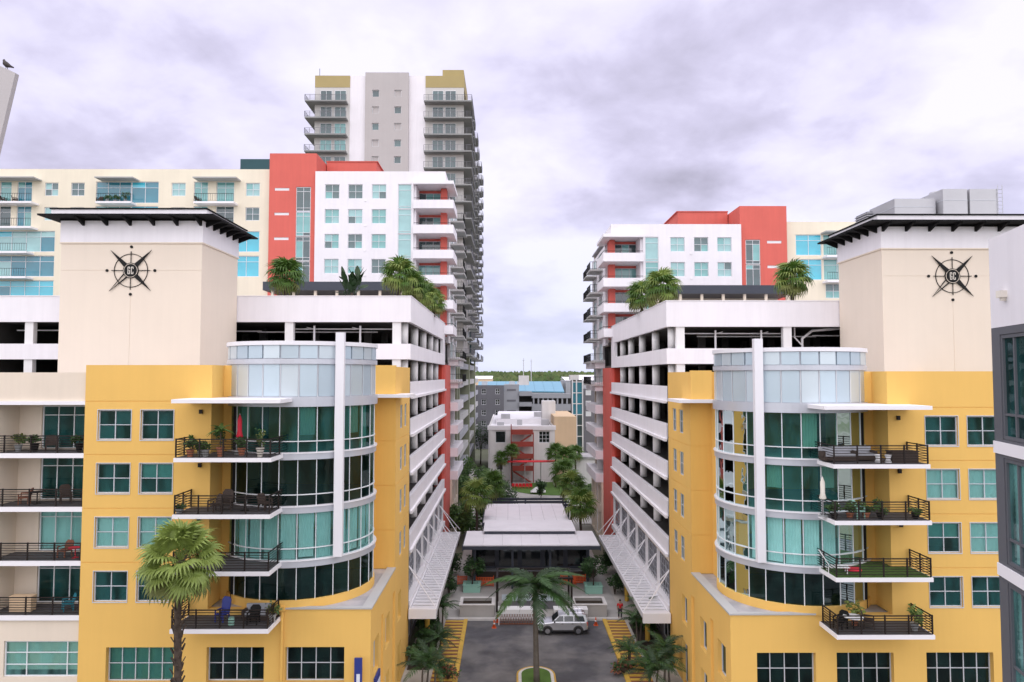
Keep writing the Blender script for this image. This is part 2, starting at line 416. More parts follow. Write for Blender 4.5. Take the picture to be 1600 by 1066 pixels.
struct('park_ground', MB().box(C-12, C+22, 136, 158, -.2, .1), 'paving')
lw = MB(); lw.prism([(10+9.5*math.cos(t*PI/16), 146.5+8.5*math.sin(t*PI/16)) for t in range(32)], .1, .16); struct('lawn', lw, 'grass')
# traffic island with grass
cap = [(2.1+1.25*math.cos(t*PI/10), 56.2+1.25*math.sin(t*PI/10)) for t in range(11)]
cap2 = [(2.1+1.5*math.cos(t*PI/10), 56.2+1.5*math.sin(t*PI/10)) for t in range(11)]
struct('island_kerb', MB().prism(cap2+[(.6, 40), (3.6, 40)], -.2, .16), 'road_yellow')
struct('island_kerb_top', MB().prism(cap2[:0]+[(2.1+1.36*math.cos(t*PI/10), 56.2+1.36*math.sin(t*PI/10)) for t in range(11)]+[(.74, 40.1), (3.46, 40.1)], .1, .164), 'kerb_white')
struct('island_grass', MB().prism([(2.1+1.12*math.cos(t*PI/10), 56.2+1.12*math.sin(t*PI/10)) for t in range(11)]+[(.98, 40.2), (3.22, 40.2)], .1, .19), 'grass')

# ------------------------------------------------------------------ yellow apartment buildings
S = 3.19; LV = [9.05+S*i for i in range(5)]       # floor levels 9.05 .. 21.81 (roof canopy)
BCX, BCY, BR = 16.2, 47.65, 4.65                    # the round bay: middle (u, y) and radius
def rail_mesh(L, posts):
    def mk():
        mb = MB()
        for i in range(7):
            z = .14+.145*i; r = .017 if i < 6 else .03
            mb.box(0, L, -r, r, z-r, z+r)
        return mb.mesh('railing', 'rail_brown')
    return cached(('rail', round(L, 2)), mk)
def post_mesh(): return cached('post', lambda: MB().box(-.035, .035, -.035, .035, 0, 1.06).mesh('post', 'rail_brown'))
def railing(par, p0, p1, n):
    p0 = Vector(p0); p1 = Vector(p1); d = p1-p0; L = d.length; a = math.atan2(d.y, d.x)
    inst('railing', rail_mesh(L, n), par, p0, (0, 0, a))
    for i in range(n+1): inst('post', post_mesh(), par, p0+d*((i+.001)/n if i < n else .999), (0, 0, a))
def balcony(B, s, u0, u1, y0, y1, z, name='balcony', floor='deck'):
    b = part(name, MB().box(X(s, u0), X(s, u1), y0, y1, z-.27, z-.04), 'white_trim', B)
    part('deck_floor', MB().box(X(s, u0+.08), X(s, u1-.08), y0+.08, y1-.01, z-.04, z-.015), floor, b)
    i = .09
    railing(b, (X(s, u0+i), y0+i, z), (X(s, u1-i), y0+i, z), 4)
    railing(b, (X(s, u0+i), y0+i, z), (X(s, u0+i), y1-.3, z), 2)
    railing(b, (X(s, u1-i), y0+i, z), (X(s, u1-i), min(y1, 42.9), z), 2)
    return b

def arc_pt(s, th, r): return (X(s, BCX - r*math.sin(th)), BCY - r*math.cos(th))   # th>0 turns towards the street

def yellow_building(s, dz, label, blinds, rowmix, turf_row):
    B = root('apartment_building', label, 'building', (X(s, 19), 50, 0))
    LB = [z+dz for z in LV]; top = 23.9+dz; deck = 9.4+dz
    # ---- main front wall with real openings
    ops = []; wins = []
    for r, L in enumerate(LB[:4]):
        for c, (a, b) in enumerate(((22.65, 24.63), (25.2, 27.2))):
            ops.append((a, b, L+.78, L+2.58)); wins.append(((a+b)/2, L+1.68, b-a, 1.8, r, c))
    low = [(12.25, 15.75, 4), (17, 20.4, 4), (22.35, 26.35, 5)]
    gro = [(10.0, 29.0, L+S-.12, L+S-.07, .035) for L in LB[:4]]
    def flip(o): xs = sorted((X(s, o[0]), X(s, o[1]))); return (xs[0], xs[1], *o[2:])
    zl0, zl1 = 5.12+dz, 7.18+dz
    up = wall(PY(43), *sorted((X(s, 20.4), X(s, 28))), deck, top, [flip(o) for o in ops]+[flip(g) for g in gro], .35)
    part('wall', up, 'yellow', B)
    lo = wall(PY(43), *sorted((X(s, 10.7), X(s, 28))), 0, deck, [flip((a, b, zl0, zl1)) for a, b, n in low], .45)
    part('wall', lo, 'yellow', B)
    for (u, z, w_, h_, r, c) in wins:
        k = blinds.get((r, c))
        window(B, (X(s, u), 43.14, z), w_-.02, h_-.02, 2, 2, 0, 'glass_teal' if k == 1.0 else 'glass_green', blind='blind' if k else None, bl=k or 1, ft=.06)
        # flat surround
        part('surround', wall(PY(42.965), X(s, u)-w_/2-.035, X(s, u)+w_/2+.035, z-h_/2-.05, z+h_/2+.035, [(X(s, u)-w_/2, X(s, u)+w_/2, z-h_/2, z+h_/2)], .034), 'frame', B)
    for a, b, n in low:
        window(B, (X(s, (a+b)/2), 43.36, (zl0+zl1)/2), b-a-.02, zl1-zl0-.02, n, 2, 0, 'glass_green' if (s < 0 and n == 5) else 'glass_smoke', blind=('blind_cream' if (s < 0 and n == 5) else None), bl=1.0, ft=.06)
        part('sill', MB().box(X(s, a), X(s, b), 42.97, 43.3, zl0-.06, zl0-.001), 'frame', B)
    # ---- recess beside the bay
    part('return_wall', MB().box(X(s, 20.4), X(s, 20.75), 43.351, 44.84, deck, top), 'yellow', B)
    part('recess_wall', MB().box(X(s, 19.4), X(s, 20.75), 44.841, 45.15, deck, top), 'yellow', B)
    # ---- walls behind the bay and along the street
    yb = 51.8
    part('back_wall', wall(PY(yb), *sorted((X(s, 10.7), X(s, 19.9))), deck, top, [flip((10.7, 12.4, L+S-.12, L+S-.07, .03)) for L in LB[:4]], .3), 'yellow_deep', B)
    sops = []; sw = []
    for r, L in enumerate(LB[:4]):
        for a in (54.0, 56.2): sops.append((a, a+1.25, L+.6, L+2.4)); sw.append((a+.625, L+1.5, 1.25, 1.8))
    part('street_wall', wall(PX(X(s, 10.7), s), yb+.301, 59, deck, top, sops+[(50, 60, L+S-.12, L+S-.07, .03) for L in LB[:4]], .35), 'yellow', B)
    dops = [(44.0, 45.7, 5+dz, 7.1+dz), (48.2, 49.8, 5+dz, 7.1+dz), (53.4, 55.0, 5+dz, 7.1+dz), (53.4, 55.0, .15, 3.3), (48.2, 49.8, .15, 3.3)]
    part('street_wall', wall(PX(X(s, 10.7), s), 43.451, 59, 0, deck, dops+[(46.6, 47.3, -1, deck-1.6, .18), (51.1, 52.2, -1, deck-1.6, .18)], .5), 'yellow', B)
    ro = -s*PI/2*-1
    rr = PI/2 if s < 0 else -PI/2
    for y, z, w_, h_ in sw: window(B, (X(s, 10.82), y, z), w_-.02, h_-.02, 2, 2, rr, 'glass_green', ft=.06)
    for a, b, c, d in dops: window(B, (X(s, 11.0), (a+b)/2, (c+d)/2), b-a-.02, d-c-.02, 2, 1, rr, 'glass_smoke', door=(c < 1))
    # ---- roofs, floors and rooms behind the glass
    part('roof', MB().box(X(s, 20.76), X(s, 27.99), 43.36, 58.9, top-.9, top-.6).box(X(s, 11.06), X(s, 20.75), yb+.31, 58.9, top-.9, top-.6), 'roof_grey', B)
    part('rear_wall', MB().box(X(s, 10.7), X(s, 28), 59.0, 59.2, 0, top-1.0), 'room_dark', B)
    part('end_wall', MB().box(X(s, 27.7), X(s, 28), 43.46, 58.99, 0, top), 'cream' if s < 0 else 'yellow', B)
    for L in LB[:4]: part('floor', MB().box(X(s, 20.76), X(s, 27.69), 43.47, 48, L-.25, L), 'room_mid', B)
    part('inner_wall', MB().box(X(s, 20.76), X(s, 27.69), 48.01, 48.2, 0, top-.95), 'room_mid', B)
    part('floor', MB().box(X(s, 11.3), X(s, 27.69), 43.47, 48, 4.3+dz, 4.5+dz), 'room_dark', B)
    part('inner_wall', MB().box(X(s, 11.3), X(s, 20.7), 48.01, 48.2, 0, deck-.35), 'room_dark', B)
    # ---- podium deck with its dark edge, the yellow upstand below the bay
    part('podium_deck', MB().box(X(s, 10.98), X(s, 20.39), 43.47, yb-.01, deck-.3, deck-.02), 'roof_grey', B)
    part('deck_edge', MB().box(X(s, 10.62), X(s, 15.95), 42.92, 43.25, deck, deck+.1).box(X(s, 10.62), X(s, 11.24), 43.251, yb, deck, deck+.1), 'slab_grey', B)
    # ---- the round bay
    n = 15; t0 = R(-82); dt = R(13.5); ths = [t0+dt*i for i in range(n+1)]
    def ring(r0, r1, z0, z1, nn=40, a0=None, a1=None):
        mb = MB(); a0 = ths[0] if a0 is None else a0; a1 = ths[-1] if a1 is None else a1
        for i in range(nn):
            a = a0+(a1-a0)*i/nn; b = a0+(a1-a0)*(i+1)/nn
            p = [arc_pt(s, a, r0), arc_pt(s, b, r0), arc_pt(s, b, r1), arc_pt(s, a, r1)]
            lo_ = [(*q, z0) for q in p]; hi = [(*q, z1) for q in p]
            mb.poly([lo_[3], lo_[2], hi[2], hi[3]]); mb.poly([lo_[0], lo_[1], hi[1], hi[0]]); mb.poly(hi); mb.poly(lo_)
        return mb
    part('upstand', ring(BR-.3, BR+.1, deck-.02, deck+.5), 'yellow', B)
    for i, L in enumerate(LB[:4]):
        out = [arc_pt(s, a, BR-.2) for a in ths]+[(arc_pt(s, ths[-1], BR-.2)[0], yb-.01), (arc_pt(s, ths[0], BR-.2)[0], yb-.01)]
        part('floor', MB().prism(out, L-.3 if i else L-.2, L), 'room_mid', B)
        if i: part('floor_band', ring(BR-.15, BR+.14, L-.42, L+.02), 'silver_metal', B)
        if i: part('band_drip', ring(BR-.1, BR+.2, L-.05, L+.03), 'white_metal', B)
        gb = deck+.5 if i == 0 else L+.02; gt = L+S-.42
        tr = L+.68 if i else None
        for k in range(n):
            a, b = ths[k], ths[k+1]
            pa, pb = arc_pt(s, a, BR), arc_pt(s, b, BR)
            glz = rowmix[i]; g = glz[0]
            pane = lambda z0, z1: MB().poly([(*pa, z0), (*pb, z0), (*pb, z1), (*pa, z1)])
            if tr: part('pane', pane(gb, tr), g, B); part('pane', pane(tr, gt), g, B)
            else: part('pane', pane(gb, gt), g, B)
            if len(glz) > 1 and random.random() < glz[2]:
                qa, qb = arc_pt(s, a+.02, BR-.22), arc_pt(s, b-.02, BR-.22); f = random.uniform(*glz[3]); z0 = gb+(gt-gb)*(1-f)
                mbb = MB(); nf = 5
                for q in range(nf):          # soft folds
                    e0 = Vector(qa).lerp(Vector(qb), q/nf); e1 = Vector(qa).lerp(Vector(qb), (q+1)/nf); em = (e0+e1)/2 + (Vector((X(s, BCX), BCY))-e0).normalized()*.03
                    mbb.poly([(*e0, z0), (*em, z0), (*em, gt), (*e0, gt)]); mbb.poly([(*em, z0), (*e1, z0), (*e1, gt), (*em, gt)])
                part('curtain', mbb, glz[1], B)
        if tr: part('transom', ring(BR-.05, BR+.06, tr-.028, tr+.028), 'frame_white', B)
    for a in ths:
        p = arc_pt(s, a, BR+.02); part('mullion', MB().tube((*p, deck+.5), (*p, LB[4]-.4), .03, n=6), 'frame_white', B)
    # solid upper part: bands and metal panels
    z_ = LB[4]
    part('head_band', ring(BR-.2, BR+.2, z_-.43, z_+.16), 'silver_metal', B)
    part('bay_roof', MB().prism([arc_pt(s, a, BR-.3) for a in ths]+[(arc_pt(s, ths[-1], BR-.3)[0], yb-.01), (arc_pt(s, ths[0], BR-.3)[0], yb-.01)], z_-.3, z_+.1), 'roof_grey', B)
    part('backing', ring(BR-.12, BR-.02, z_+.16, z_+3.3), 'silver_metal', B)
    for k in range(n):
        a, b = ths[k], ths[k+1]; g = .012
        for (za, zb, rr_) in ((z_+.2, z_+2.12, BR+.04), (z_+2.5, z_+3.28, BR+.1)):
            p = [arc_pt(s, a+g, BR-.01), arc_pt(s, b-g, BR-.01), arc_pt(s, b-g, rr_), arc_pt(s, a+g, rr_)]
            part('panel', MB().prism(p, za, zb), 'panel_metal' if (k+(za > z_+1)) % 3 else 'panel_metal_light', B)
    part('mid_rail', ring(BR-.1, BR+.16, z_+2.16, z_+2.46), 'silver_metal', B)
    part('coping', ring(BR-.3, BR+.2, z_+3.3, z_+3.55), 'white_metal', B)
    for k in ths:
        p = arc_pt(s, k, BR+.06); part('panel_joint', MB().tube((*p, z_+.16), (*p, z_+2.14), .02, n=5), 'frame_white', B)
    # straight cheek walls from the bay to the building
    for a, su in ((ths[-1], 1), (ths[0], -1)):
        p = arc_pt(s, a, BR-.15); part('cheek_wall', MB().box(p[0]-.12, p[0]+.12, p[1]+.02, yb-.01, deck, z_+(.0 if su > 0 else 3.3)), 'yellow', B)
    # tall white fin standing in front of the bay
    p = arc_pt(s, R(41), BR+.42)
    fin = part('fin', MB().box(p[0]-.26, p[0]+.26, p[1]-.2, p[1]+.2, 12.3+dz, z_+4.1), 'white_metal', B)
    for zb in (LB[2]-.2, LB[3]-.2, LB[4]): q = arc_pt(s, R(41), BR); part('fin_bracket', MB().box(p[0]-.06, p[0]+.06, p[1]+.2, q[1]+.1, zb-.1, zb+.1), 'silver_metal', fin)
    # ---- balconies and canopies
    for i, L in enumerate(LB[:4]): balcony(B, s, 16.0, 21.55, 40.7, 44.3 if i else 42.99, L, floor='turf' if i == turf_row else 'deck')
    part('canopy', MB().box(X(s, 15.5), X(s, 21.7), 40.6, 44.6, z_-.12, z_+.1), 'white_trim', B)
    part('canopy', MB().box(X(s, 9.6), X(s, 12.4), 50.5, 54.2, z_-.12, z_+.1), 'white_trim', B)
    part('parapet_box', MB().box(X(s, 10.68), X(s, 12.2), yb-.35, yb-.01, z_+.11, top+.1), 'yellow', B)
    for L in LB[:4]: part('wall_lamp', MB().box(X(s, 21.0)-.09, X(s, 21.0)+.09, 42.84, 42.99, L+2.35, L+2.6), 'rail_brown', B)
    # sliding door frame behind each balcony
    for L in LB[:4]:
        q = arc_pt(s, R(-44), BR+.03); part('door_frame', MB().box(q[0]-.09, q[0]+.09, q[1]-.06, q[1]+.06, L, L+2.7), 'black_metal', B)
    return B
YL = yellow_building(-1, 0, 'yellow apartment building left of the street with round glass bay', {(1, 0): 1.0, (1, 1): 1.0, (2, 0): .5},
    [('glass_smoke',), ('glass_teal', 'blind', 1.1, (.97, 1)), ('glass_smoke', 'blind_cream', .2, (.3, .6)), ('glass_green', 'blind_cream', .4, (.6, 1))], 9)
YR = yellow_building(1, -.38, 'yellow apartment building right of the street with round glass bay', {(2, 0): 1.0, (2, 1): 1.0, (1, 0): .52, (1, 1): 1.0},
    [('glass_smoke',), ('glass_teal', 'blind', 1.1, (.97, 1)), ('glass_green', 'blind_cream', .5, (.4, 1)), ('glass_green', 'blind_cream', .35, (.7, 1))], 1)
# brown downpipe on the left front
part('downpipe', MB().tube((at(440, 980, 42.8).x, 42.85, 0), (at(440, 980, 42.8).x, 42.85, 9.5), .09, n=10).box(at(440, 980, 42.8).x-.16, at(440, 980, 42.8).x+.16, 42.7, 42.99, 9.35, 9.6), 'yellow_deep', YL)

# ------------------------------------------------------------------ cream wing at the far left (recessed balconies)
W = root('apartment_wing', 'cream apartment wing with recessed balconies left of the yellow wall', 'building', (-33, 48, 0))
xl, xr = -40.0, X(-1, 28)-.002
part('parapet_wall', wall(PY(43.15), xl, xr, 21.72, 23.45, [], .3), 'cream', W)
part('soffit', MB().box(xl, xr, 43.0, 46.2, 21.5, 21.719), 'white_trim', W)
part('roof', MB().box(xl, xr, 43.46, 58.9, 22.9, 23.1), 'roof_grey', W)
for L in LV[:4]:
    sl = part('balcony_slab', MB().box(xl, xr, 43.0, 46.2, L-.3, L-.02), 'white_trim', W)
    part('deck_floor', MB().box(xl, xr, 43.1, 46.19, L-.02, L), 'deck', sl)
    railing(sl, (xl+.1, 43.1, L), (xr-.05, 43.1, L), 9)
    zt = min(L+S-.31, 21.49)
    part('pier', MB().box(-31.75, -30.9, 43.3, 45.2, L+.002, zt), 'cream', W)
    xa = at(64, 700, 45.2).x; xg = at(138, 700, 45.2).x
    part('loggia_wall', wall(PY(45.2), xl, xr, L+.001, zt, [(xa, xg, L+.03, L+2.75), (-37, -32.5, L+.03, L+2.75)], .25), 'cream', W)
    bl = {LV[1]: 1.0}.get(L)
    window(W, ((xa+xg)/2, 45.34, L+1.39), xg-xa-.02, 2.7, 3, 2, 0, 'glass_teal' if bl else 'glass_green', blind='blind' if bl else None, fr='frame_white', split=[0, .78, 1], door=True)
    window(W, (-34.75, 45.34, L+1.39), 4.48, 2.7, 3, 2, 0, 'glass_green', fr='frame_white', split=[0, .78, 1], door=True)
    part('room_floor', MB().box(xl, xr, 46.21, 48.4, L-.2, L-.03), 'room_mid', W)
part('inner_wall', MB().box(xl, xr, 48.41, 48.6, 0, 22.8), 'room_mid', W)
z0, z1 = 5.4, 7.5
part('wall', wall(PY(43.15), xl, xr, 0, LV[0]-.301, [(at(3, 1020, 43).x, at(126, 1020, 43).x, z0, z1)], .35), 'cream', W)
window(W, ((at(3, 1020, 43).x+at(126, 1020, 43).x)/2, 43.3, (z0+z1)/2), at(126, 1020, 43).x-at(3, 1020, 43).x-.02, z1-z0-.02, 3, 3, 0, 'glass_teal', blind='blind_cream', bl=.85, fracs=[0, .28, .80, 1], fr='frame_white')
part('end_wall', MB().box(xl-.3, xl-.001, 43.0, 58.9, 0, 23.45), 'cream', W)

# ------------------------------------------------------------------ stair towers with the compass emblem
def compass(T, s, cx, y, cz):
    k = .0471
    em = part('emblem', MB().extr([(cx+.57*math.cos(t*PI/24), y, cz+.57*math.sin(t*PI/24)) for t in range(48)], (0, -.08, 0)), 'black_metal', T)
    def ringm(r0, r1, y0, y1):
        mb = MB(); n = 64
        for i in range(n):
            a, b = 2*PI*i/n, 2*PI*(i+1)/n
            q = [(r*math.cos(t), r*math.sin(t)) for r, t in ((r0, a), (r0, b), (r1, b), (r1, a))]
            f = [(cx+p[0], y0, cz+p[1]) for p in q]; mb.extr(f, (0, y1-y0, 0))
        return mb
    part('ring', ringm(1.21, 1.25, y, y-.05), 'black_metal', em)
    part('disc_line', ringm(.48, .51, y-.081, y-.095), 'tower_cream', em)
    for a in range(4):
        t = a*PI/2; c, d = math.cos(t), math.sin(t)
        P = lambda l, w_: (cx+c*l-d*w_, y-.052, cz+d*l+c*w_)
        part('bar', MB().extr([P(.58, -.025), P(1.42, -.025), P(1.42, .025), P(.58, .025)], (0, -.03, 0)), 'black_metal', em)
        part('dot', MB().extr([(cx+c*1.76+.105*math.cos(q*PI/8), y, cz+d*1.76+.105*math.sin(q*PI/8)) for q in range(16)], (0, -.06, 0)), 'black_metal', em)
        t = PI/4+a*PI/2; c, d = math.cos(t), math.sin(t)
        P2 = lambda l, w_: (cx+c*l-d*w_, y-.053, cz+d*l+c*w_)
        if a == 2:      # the south-west ray is open on one side
            part('ray', MB().extr([P2(.56, .20), P2(2.2, 0), P2(.56, .10)], (0, -.05, 0)).extr([P2(.56, -.20), P2(.56, -.13), P2(2.2, 0)], (0, -.05, 0)), 'black_metal', em)
        else: part('ray', MB().extr([P2(.5, -.17), P2(2.15, 0), P2(.5, .17)], (0, -.05, 0)), 'black_metal', em)
    for ox, g in ((-.2, 1), (.05, 0)):        # the letters G C
        b = .045; w_ = .17; hh = .27; x0 = cx+ox-.01; yy = y-.082
        L_ = MB(); L_.box(x0, x0+b, yy-.02, yy, cz-hh+b, cz+hh-b).box(x0+.01, x0+w_-.01, yy-.02, yy, cz+hh-b, cz+hh).box(x0+.01, x0+w_-.01, yy-.02, yy, cz-hh, cz-hh+b)
        L_.box(x0+w_-b, x0+w_, yy-.02, yy, cz+hh-.17, cz+hh-b)
        L_.box(x0+w_-b, x0+w_, yy-.02, yy, cz-hh+b, cz-hh+(.28 if g else .17))
        if g: L_.box(x0+w_*.45, x0+w_-b, yy-.02, yy, cz-.03, cz+.01)
        part('letter', L_, 'fabric_white', em)
def stair_tower(s, dz, label):
    u0, u1 = 25.2, 35.6; y0, y1 = 52.3, 58.95; zt = 34.6+dz
    T = root('stair_tower', label, 'tower', (X(s, 30.4), 56, 0))
    xs = sorted((X(s, u0), X(s, u1)))
    part('wall', wall(PY(y0), *xs, 23.0+dz, zt-1.55, [(xs[0]-1, xs[1]+1, 31.0+dz, 31.03+dz, .02), (X(s, 30.4)-.015, X(s, 30.4)+.015, 22+dz, 29.2+dz, .02), (X(s, 30.4)-.015, X(s, 30.4)+.015, 32.8+dz, 35+dz, .02)], .3), 'tower_cream', T)
    part('wall_back', MB().box(X(s, u0+.3), X(s, u1-.3), 58.9, 59.2, 23.0+dz, zt-1.55), 'tower_cream', T)
    part('side_wall', wall(PX(X(s, u0), s), y0+.301, 59.2, 23.0+dz, zt-1.55, [], .3), 'tower_cream', T)
    part('side_wall', MB().box(X(s, u1-.3), X(s, u1), y0+.301, 59.2, 23.0+dz, zt-1.55), 'tower_cream', T)
    part('core', MB().box(X(s, u0+.4), X(s, u1-.4), y0+.5, 58.9, 0, 23.0+dz), 'tower_cream', T)
    part('band_ledge', MB().box(X(s, u0-.09), X(s, u1+.09), y0-.09, 59.3, zt-1.6, zt-1.5), 'tower_cream', T)
    part('top_band', MB().box(X(s, u0-.06), X(s, u1+.06), y0-.06, 59.25, zt-1.499, zt+.1), 'white', T)
    o = 1.3
    ro = part('roof', MB().box(X(s, u0-o), X(s, u1+o-.3), y0-o, 60.2, zt+.24, zt+.36), 'roof_black', T)
    part('roof_curb', MB().box(X(s, u0-.5), X(s, u1+.5), y0-.5, 59.7, zt+.361, zt+.85), 'white', ro)
    part('roof_edge', MB().box(X(s, u0-.58), X(s, u1+.58), y0-.58, 59.8, zt+.851, zt+.95), 'roof_black', ro)
    part('soffit_band', MB().box(X(s, u0-.1), X(s, u1+.1), y0-.1, 59.3, zt+.101, zt+.239), 'roof_black', ro)
    for i in range(7):
        u = u0+.1+1.73*i
        if u > u1: break
        x = X(s, u); part('bracket', MB().extr([(x-.09, y0-.061, zt+.239), (x-.09, y0-.061, zt-.28), (x-.09, y0-o+.15, zt+.16), (x-.09, y0-o+.15, zt+.239)], (.18, 0, 0)), 'roof_black', T)
    for i in range(6):
        y = y0+.5+1.28*i; xa = X(s, u0-.061); xb = X(s, u0-o+.15)
        part('bracket', MB().extr([(xa, y-.09, zt+.239), (xa, y-.09, zt-.28), (xb, y-.09, zt+.16), (xb, y-.09, zt+.239)], (0, .18, 0)), 'roof_black', T)
    compass(T, s, X(s, 30.4), y0-.002, 31.0+dz)
    return T
stair_tower(-1, 0, 'cream stair tower with compass emblem on the left side')
TR = stair_tower(1, -.38, 'cream stair tower with compass emblem and rooftop cooling units on the right')

# ------------------------------------------------------------------ white parking garages
def garage(s, dz, label):
    Gr = root('parking_garage', label, 'garage', (X(s, 30), 75, 0))
    uo = 46.0; y0, y1 = 59.3, 91.5
    fl = [8.75+3.17*i+dz for i in range(7)]      # undersides of the spandrels, last one is the roof parapet
    for i, z in enumerate(fl):
        h = 1.3 if i < 6 else 2.15
        if i == 6: z -= .05
        if i >= 4: part('spandrel', MB().box(X(s, 10.7), X(s, uo), y0, y0+.35, z, z+h), 'white', Gr)
        sp = part('spandrel', MB().box(X(s, 10.7), X(s, 11.05), y0+.351, 88.6 if i in (5,) else y1, z, z+h), 'white', Gr)
        if i < 5: part('ledge', MB().box(X(s, 10.5), X(s, 10.699), y0+.2, y1, z-.12, z+.1), 'white_trim', sp)
        if i == 6: part('coping', MB().box(X(s, 10.65), X(s, 11.1), y0-.05, y1, z+h, z+h+.06).box(X(s, 11.101), X(s, uo), y0-.05, y0+.4, z+h, z+h+.06), 'white_trim', Gr)
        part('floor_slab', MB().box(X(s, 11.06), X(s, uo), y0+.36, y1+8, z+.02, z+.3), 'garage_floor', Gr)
    # white end panel of the two top levels
    part('end_panel', MB().box(X(s, 10.7), X(s, 11.05), 88.61, y1, fl[5], fl[6]-.051), 'white', Gr)
    # round columns along the street, square ones along the front
    cm = MB().lathe((0, 0, 0), [(.36, 0), (.36, 1.87)], 18).mesh('column', 'column_white', True)
    for i in range(6):
        for y in (60.6, 67.3, 74.0, 80.7, 86.6): inst('column', cm, Gr, (X(s, 11.45), y, fl[i]+1.3))
    sm = MB().box(-.35, .35, -.25, .25, 0, 1.87).mesh('column', 'column_white')
    for i in (4, 5):
        for u in (11.9, 20.9, 30, 39.5, 42.6): inst('column', sm, Gr, (X(s, u), y0+.4, fl[i]+1.3))
    for u in (16, 21, 26, 31, 36, 41):      # columns deeper inside
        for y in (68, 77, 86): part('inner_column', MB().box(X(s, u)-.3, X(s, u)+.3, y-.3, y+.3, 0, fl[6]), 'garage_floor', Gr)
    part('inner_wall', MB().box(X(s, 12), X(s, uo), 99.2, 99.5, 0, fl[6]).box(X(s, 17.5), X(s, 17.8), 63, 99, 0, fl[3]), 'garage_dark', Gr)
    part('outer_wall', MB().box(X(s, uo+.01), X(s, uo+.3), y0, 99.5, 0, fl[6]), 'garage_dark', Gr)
    # red fin wall closing the street side
    part('end_fin', MB().box(X(s, 10.72), X(s, 12.0), y1+.001, 92.3, 4.4, fl[5]-.001), 'red', Gr)
    part('red_wall', MB().box(X(s, 10.66), X(s, 11.2), 92.301, 99.6, 0, fl[5]-.001), 'red', Gr)
    for i in range(6):
        if i < 5: part('red_return', MB().box(X(s, 11.06), X(s, 12.3), 90.9, y1, fl[i]+1.301, fl[i+1]-.001), 'deep_red', Gr)
    # roof deck
    part('roof_deck', MB().box(X(s, 11.06), X(s, uo), y0+.36, 100, fl[6]+.9, fl[6]+1.1), 'roof_grey', Gr)
    # pipes and hanging fittings under the top ceilings
    random.seed(5+s)
    for (ua, ub, yy, zz) in ((12.5, 21, 61.2, 27.25), (14, 24.5, 62.2, 27.05), (24, 36, 61.8, 27.1), (38, 45, 61.5, 27.15)):
        part('pipe', MB().tube((X(s, ua), yy, zz+dz), (X(s, ub), yy, zz+dz), .06, n=8), 'white_trim', Gr)
    for u, yy in ((15.2, 60.7), (19.1, 60.6)):
        part('standpipe', MB().tube((X(s, u), yy, 25.7+dz), (X(s, u), yy, 27.5+dz), .09, n=8).tube((X(s, u), yy, 27.2+dz), (X(s, u+.8), yy+.6, 27.4+dz), .05, n=8), 'white_trim', Gr)
    if s > 0: part('standpipe', MB().path([(X(s, 22.6), 60.6, 25.6), (X(s, 22.6), 60.6, 26.4), (X(s, 23.6), 60.9, 27.1), (X(s, 26), 61, 27.3)], .11).path([(X(s, 22.6), 60.6, 25.8), (X(s, 22.0), 60.7, 26.5), (X(s, 22), 60.7, 27.4)], .07), 'white_trim', Gr)
    # shop front below: lattice screens in frames, canopy with tie rods
    zs0, zs1 = 4.75+dz, 8.3+dz
    part('shop_beam', MB().box(X(s, 10.72), X(s, 11.2), y0, y1, zs1, fl[0]-.121), 'cream', Gr)
    part('shop_backing', MB().box(X(s, 11.7), X(s, 12), y0, y1, 4.3+dz, fl[0]-.01), 'grey_dark', Gr)
    nb = 6; bw = (y1-y0)/nb
    def lattice():
        mb = MB(); n = 7; hh = zs1-zs0-.1; ww = bw-.5
        for i in range(1, n): y = -ww/2+ww*i/n; mb.box(-.02, .02, y-.025, y+.025, 0, hh)
        for i in range(1, 6): z = hh*i/6; mb.box(-.018, .018, -ww/2, ww/2, z-.025, z+.025)
        for q in range(2):
            pts = [(.03, -ww/4*(1-2*q)+ww*.24*math.cos(t*PI/10), hh/2+hh*.42*math.sin(t*PI/10)) for t in range(21)]
            mb.path(pts, .03, 5)
        return mb.mesh('lattice', 'plastic_green' if False else 'grey_wall')
    lm = lattice(); fm = MB().box(-.12, .12, -.14, .14, 0, zs1-zs0).mesh('frame_post', 'white_trim')
    for i in range(nb+1): inst('frame_post', fm, Gr, (X(s, 10.95), min(max(y0+bw*i, y0+.2), y1-.2), zs0))
    for i in range(nb): inst('lattice', lm, Gr, (X(s, 11.05), y0+bw*(i+.5), zs0+.05))
    part('sill_beam', MB().box(X(s, 10.6), X(s, 11.3), y0, y1, 4.2+dz, zs0-.001), 'white_trim', Gr)
    # canopy
    zc = 4.2+dz; ca, cb = 8.35, 10.59
    CP = part('street_canopy', MB().box(X(s, ca), X(s, ca+.14), 58.6, 86.5, zc-.25, zc+.2).box(X(s, cb-.12), X(s, cb), 58.6, 86.5, zc-.25, zc+.2).box(X(s, ca), X(s, cb), 58.3, 58.6, zc-.55, zc+.22).box(X(s, ca), X(s, cb), 86.501, 86.7, zc-.25, zc+.2), 'white_metal', Gr)
    slm = MB().box(-(cb-ca)/2+.15, (cb-ca)/2-.13, -.35, .35, -.03, .03).mesh('slat', 'white_metal')
    for i in range(33): inst('slat', slm, CP, (X(s, (ca+cb)/2), 59.1+.83*i, zc+.12), (R(-3), 0, 0))
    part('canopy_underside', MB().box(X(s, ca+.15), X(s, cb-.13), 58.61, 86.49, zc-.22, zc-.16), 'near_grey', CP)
    for i in range(nb):
        ya = y0+bw*(i+.0)+.25
        for dy in (0, 2.9):
            part('tie_rod', MB().tube((X(s, 10.82), ya, 7.6+dz), (X(s, ca+.1), ya+dy-1.4 if ya+dy-1.4 > 58.7 else 58.75, zc+.22), .045, n=6), 'white_metal', CP)
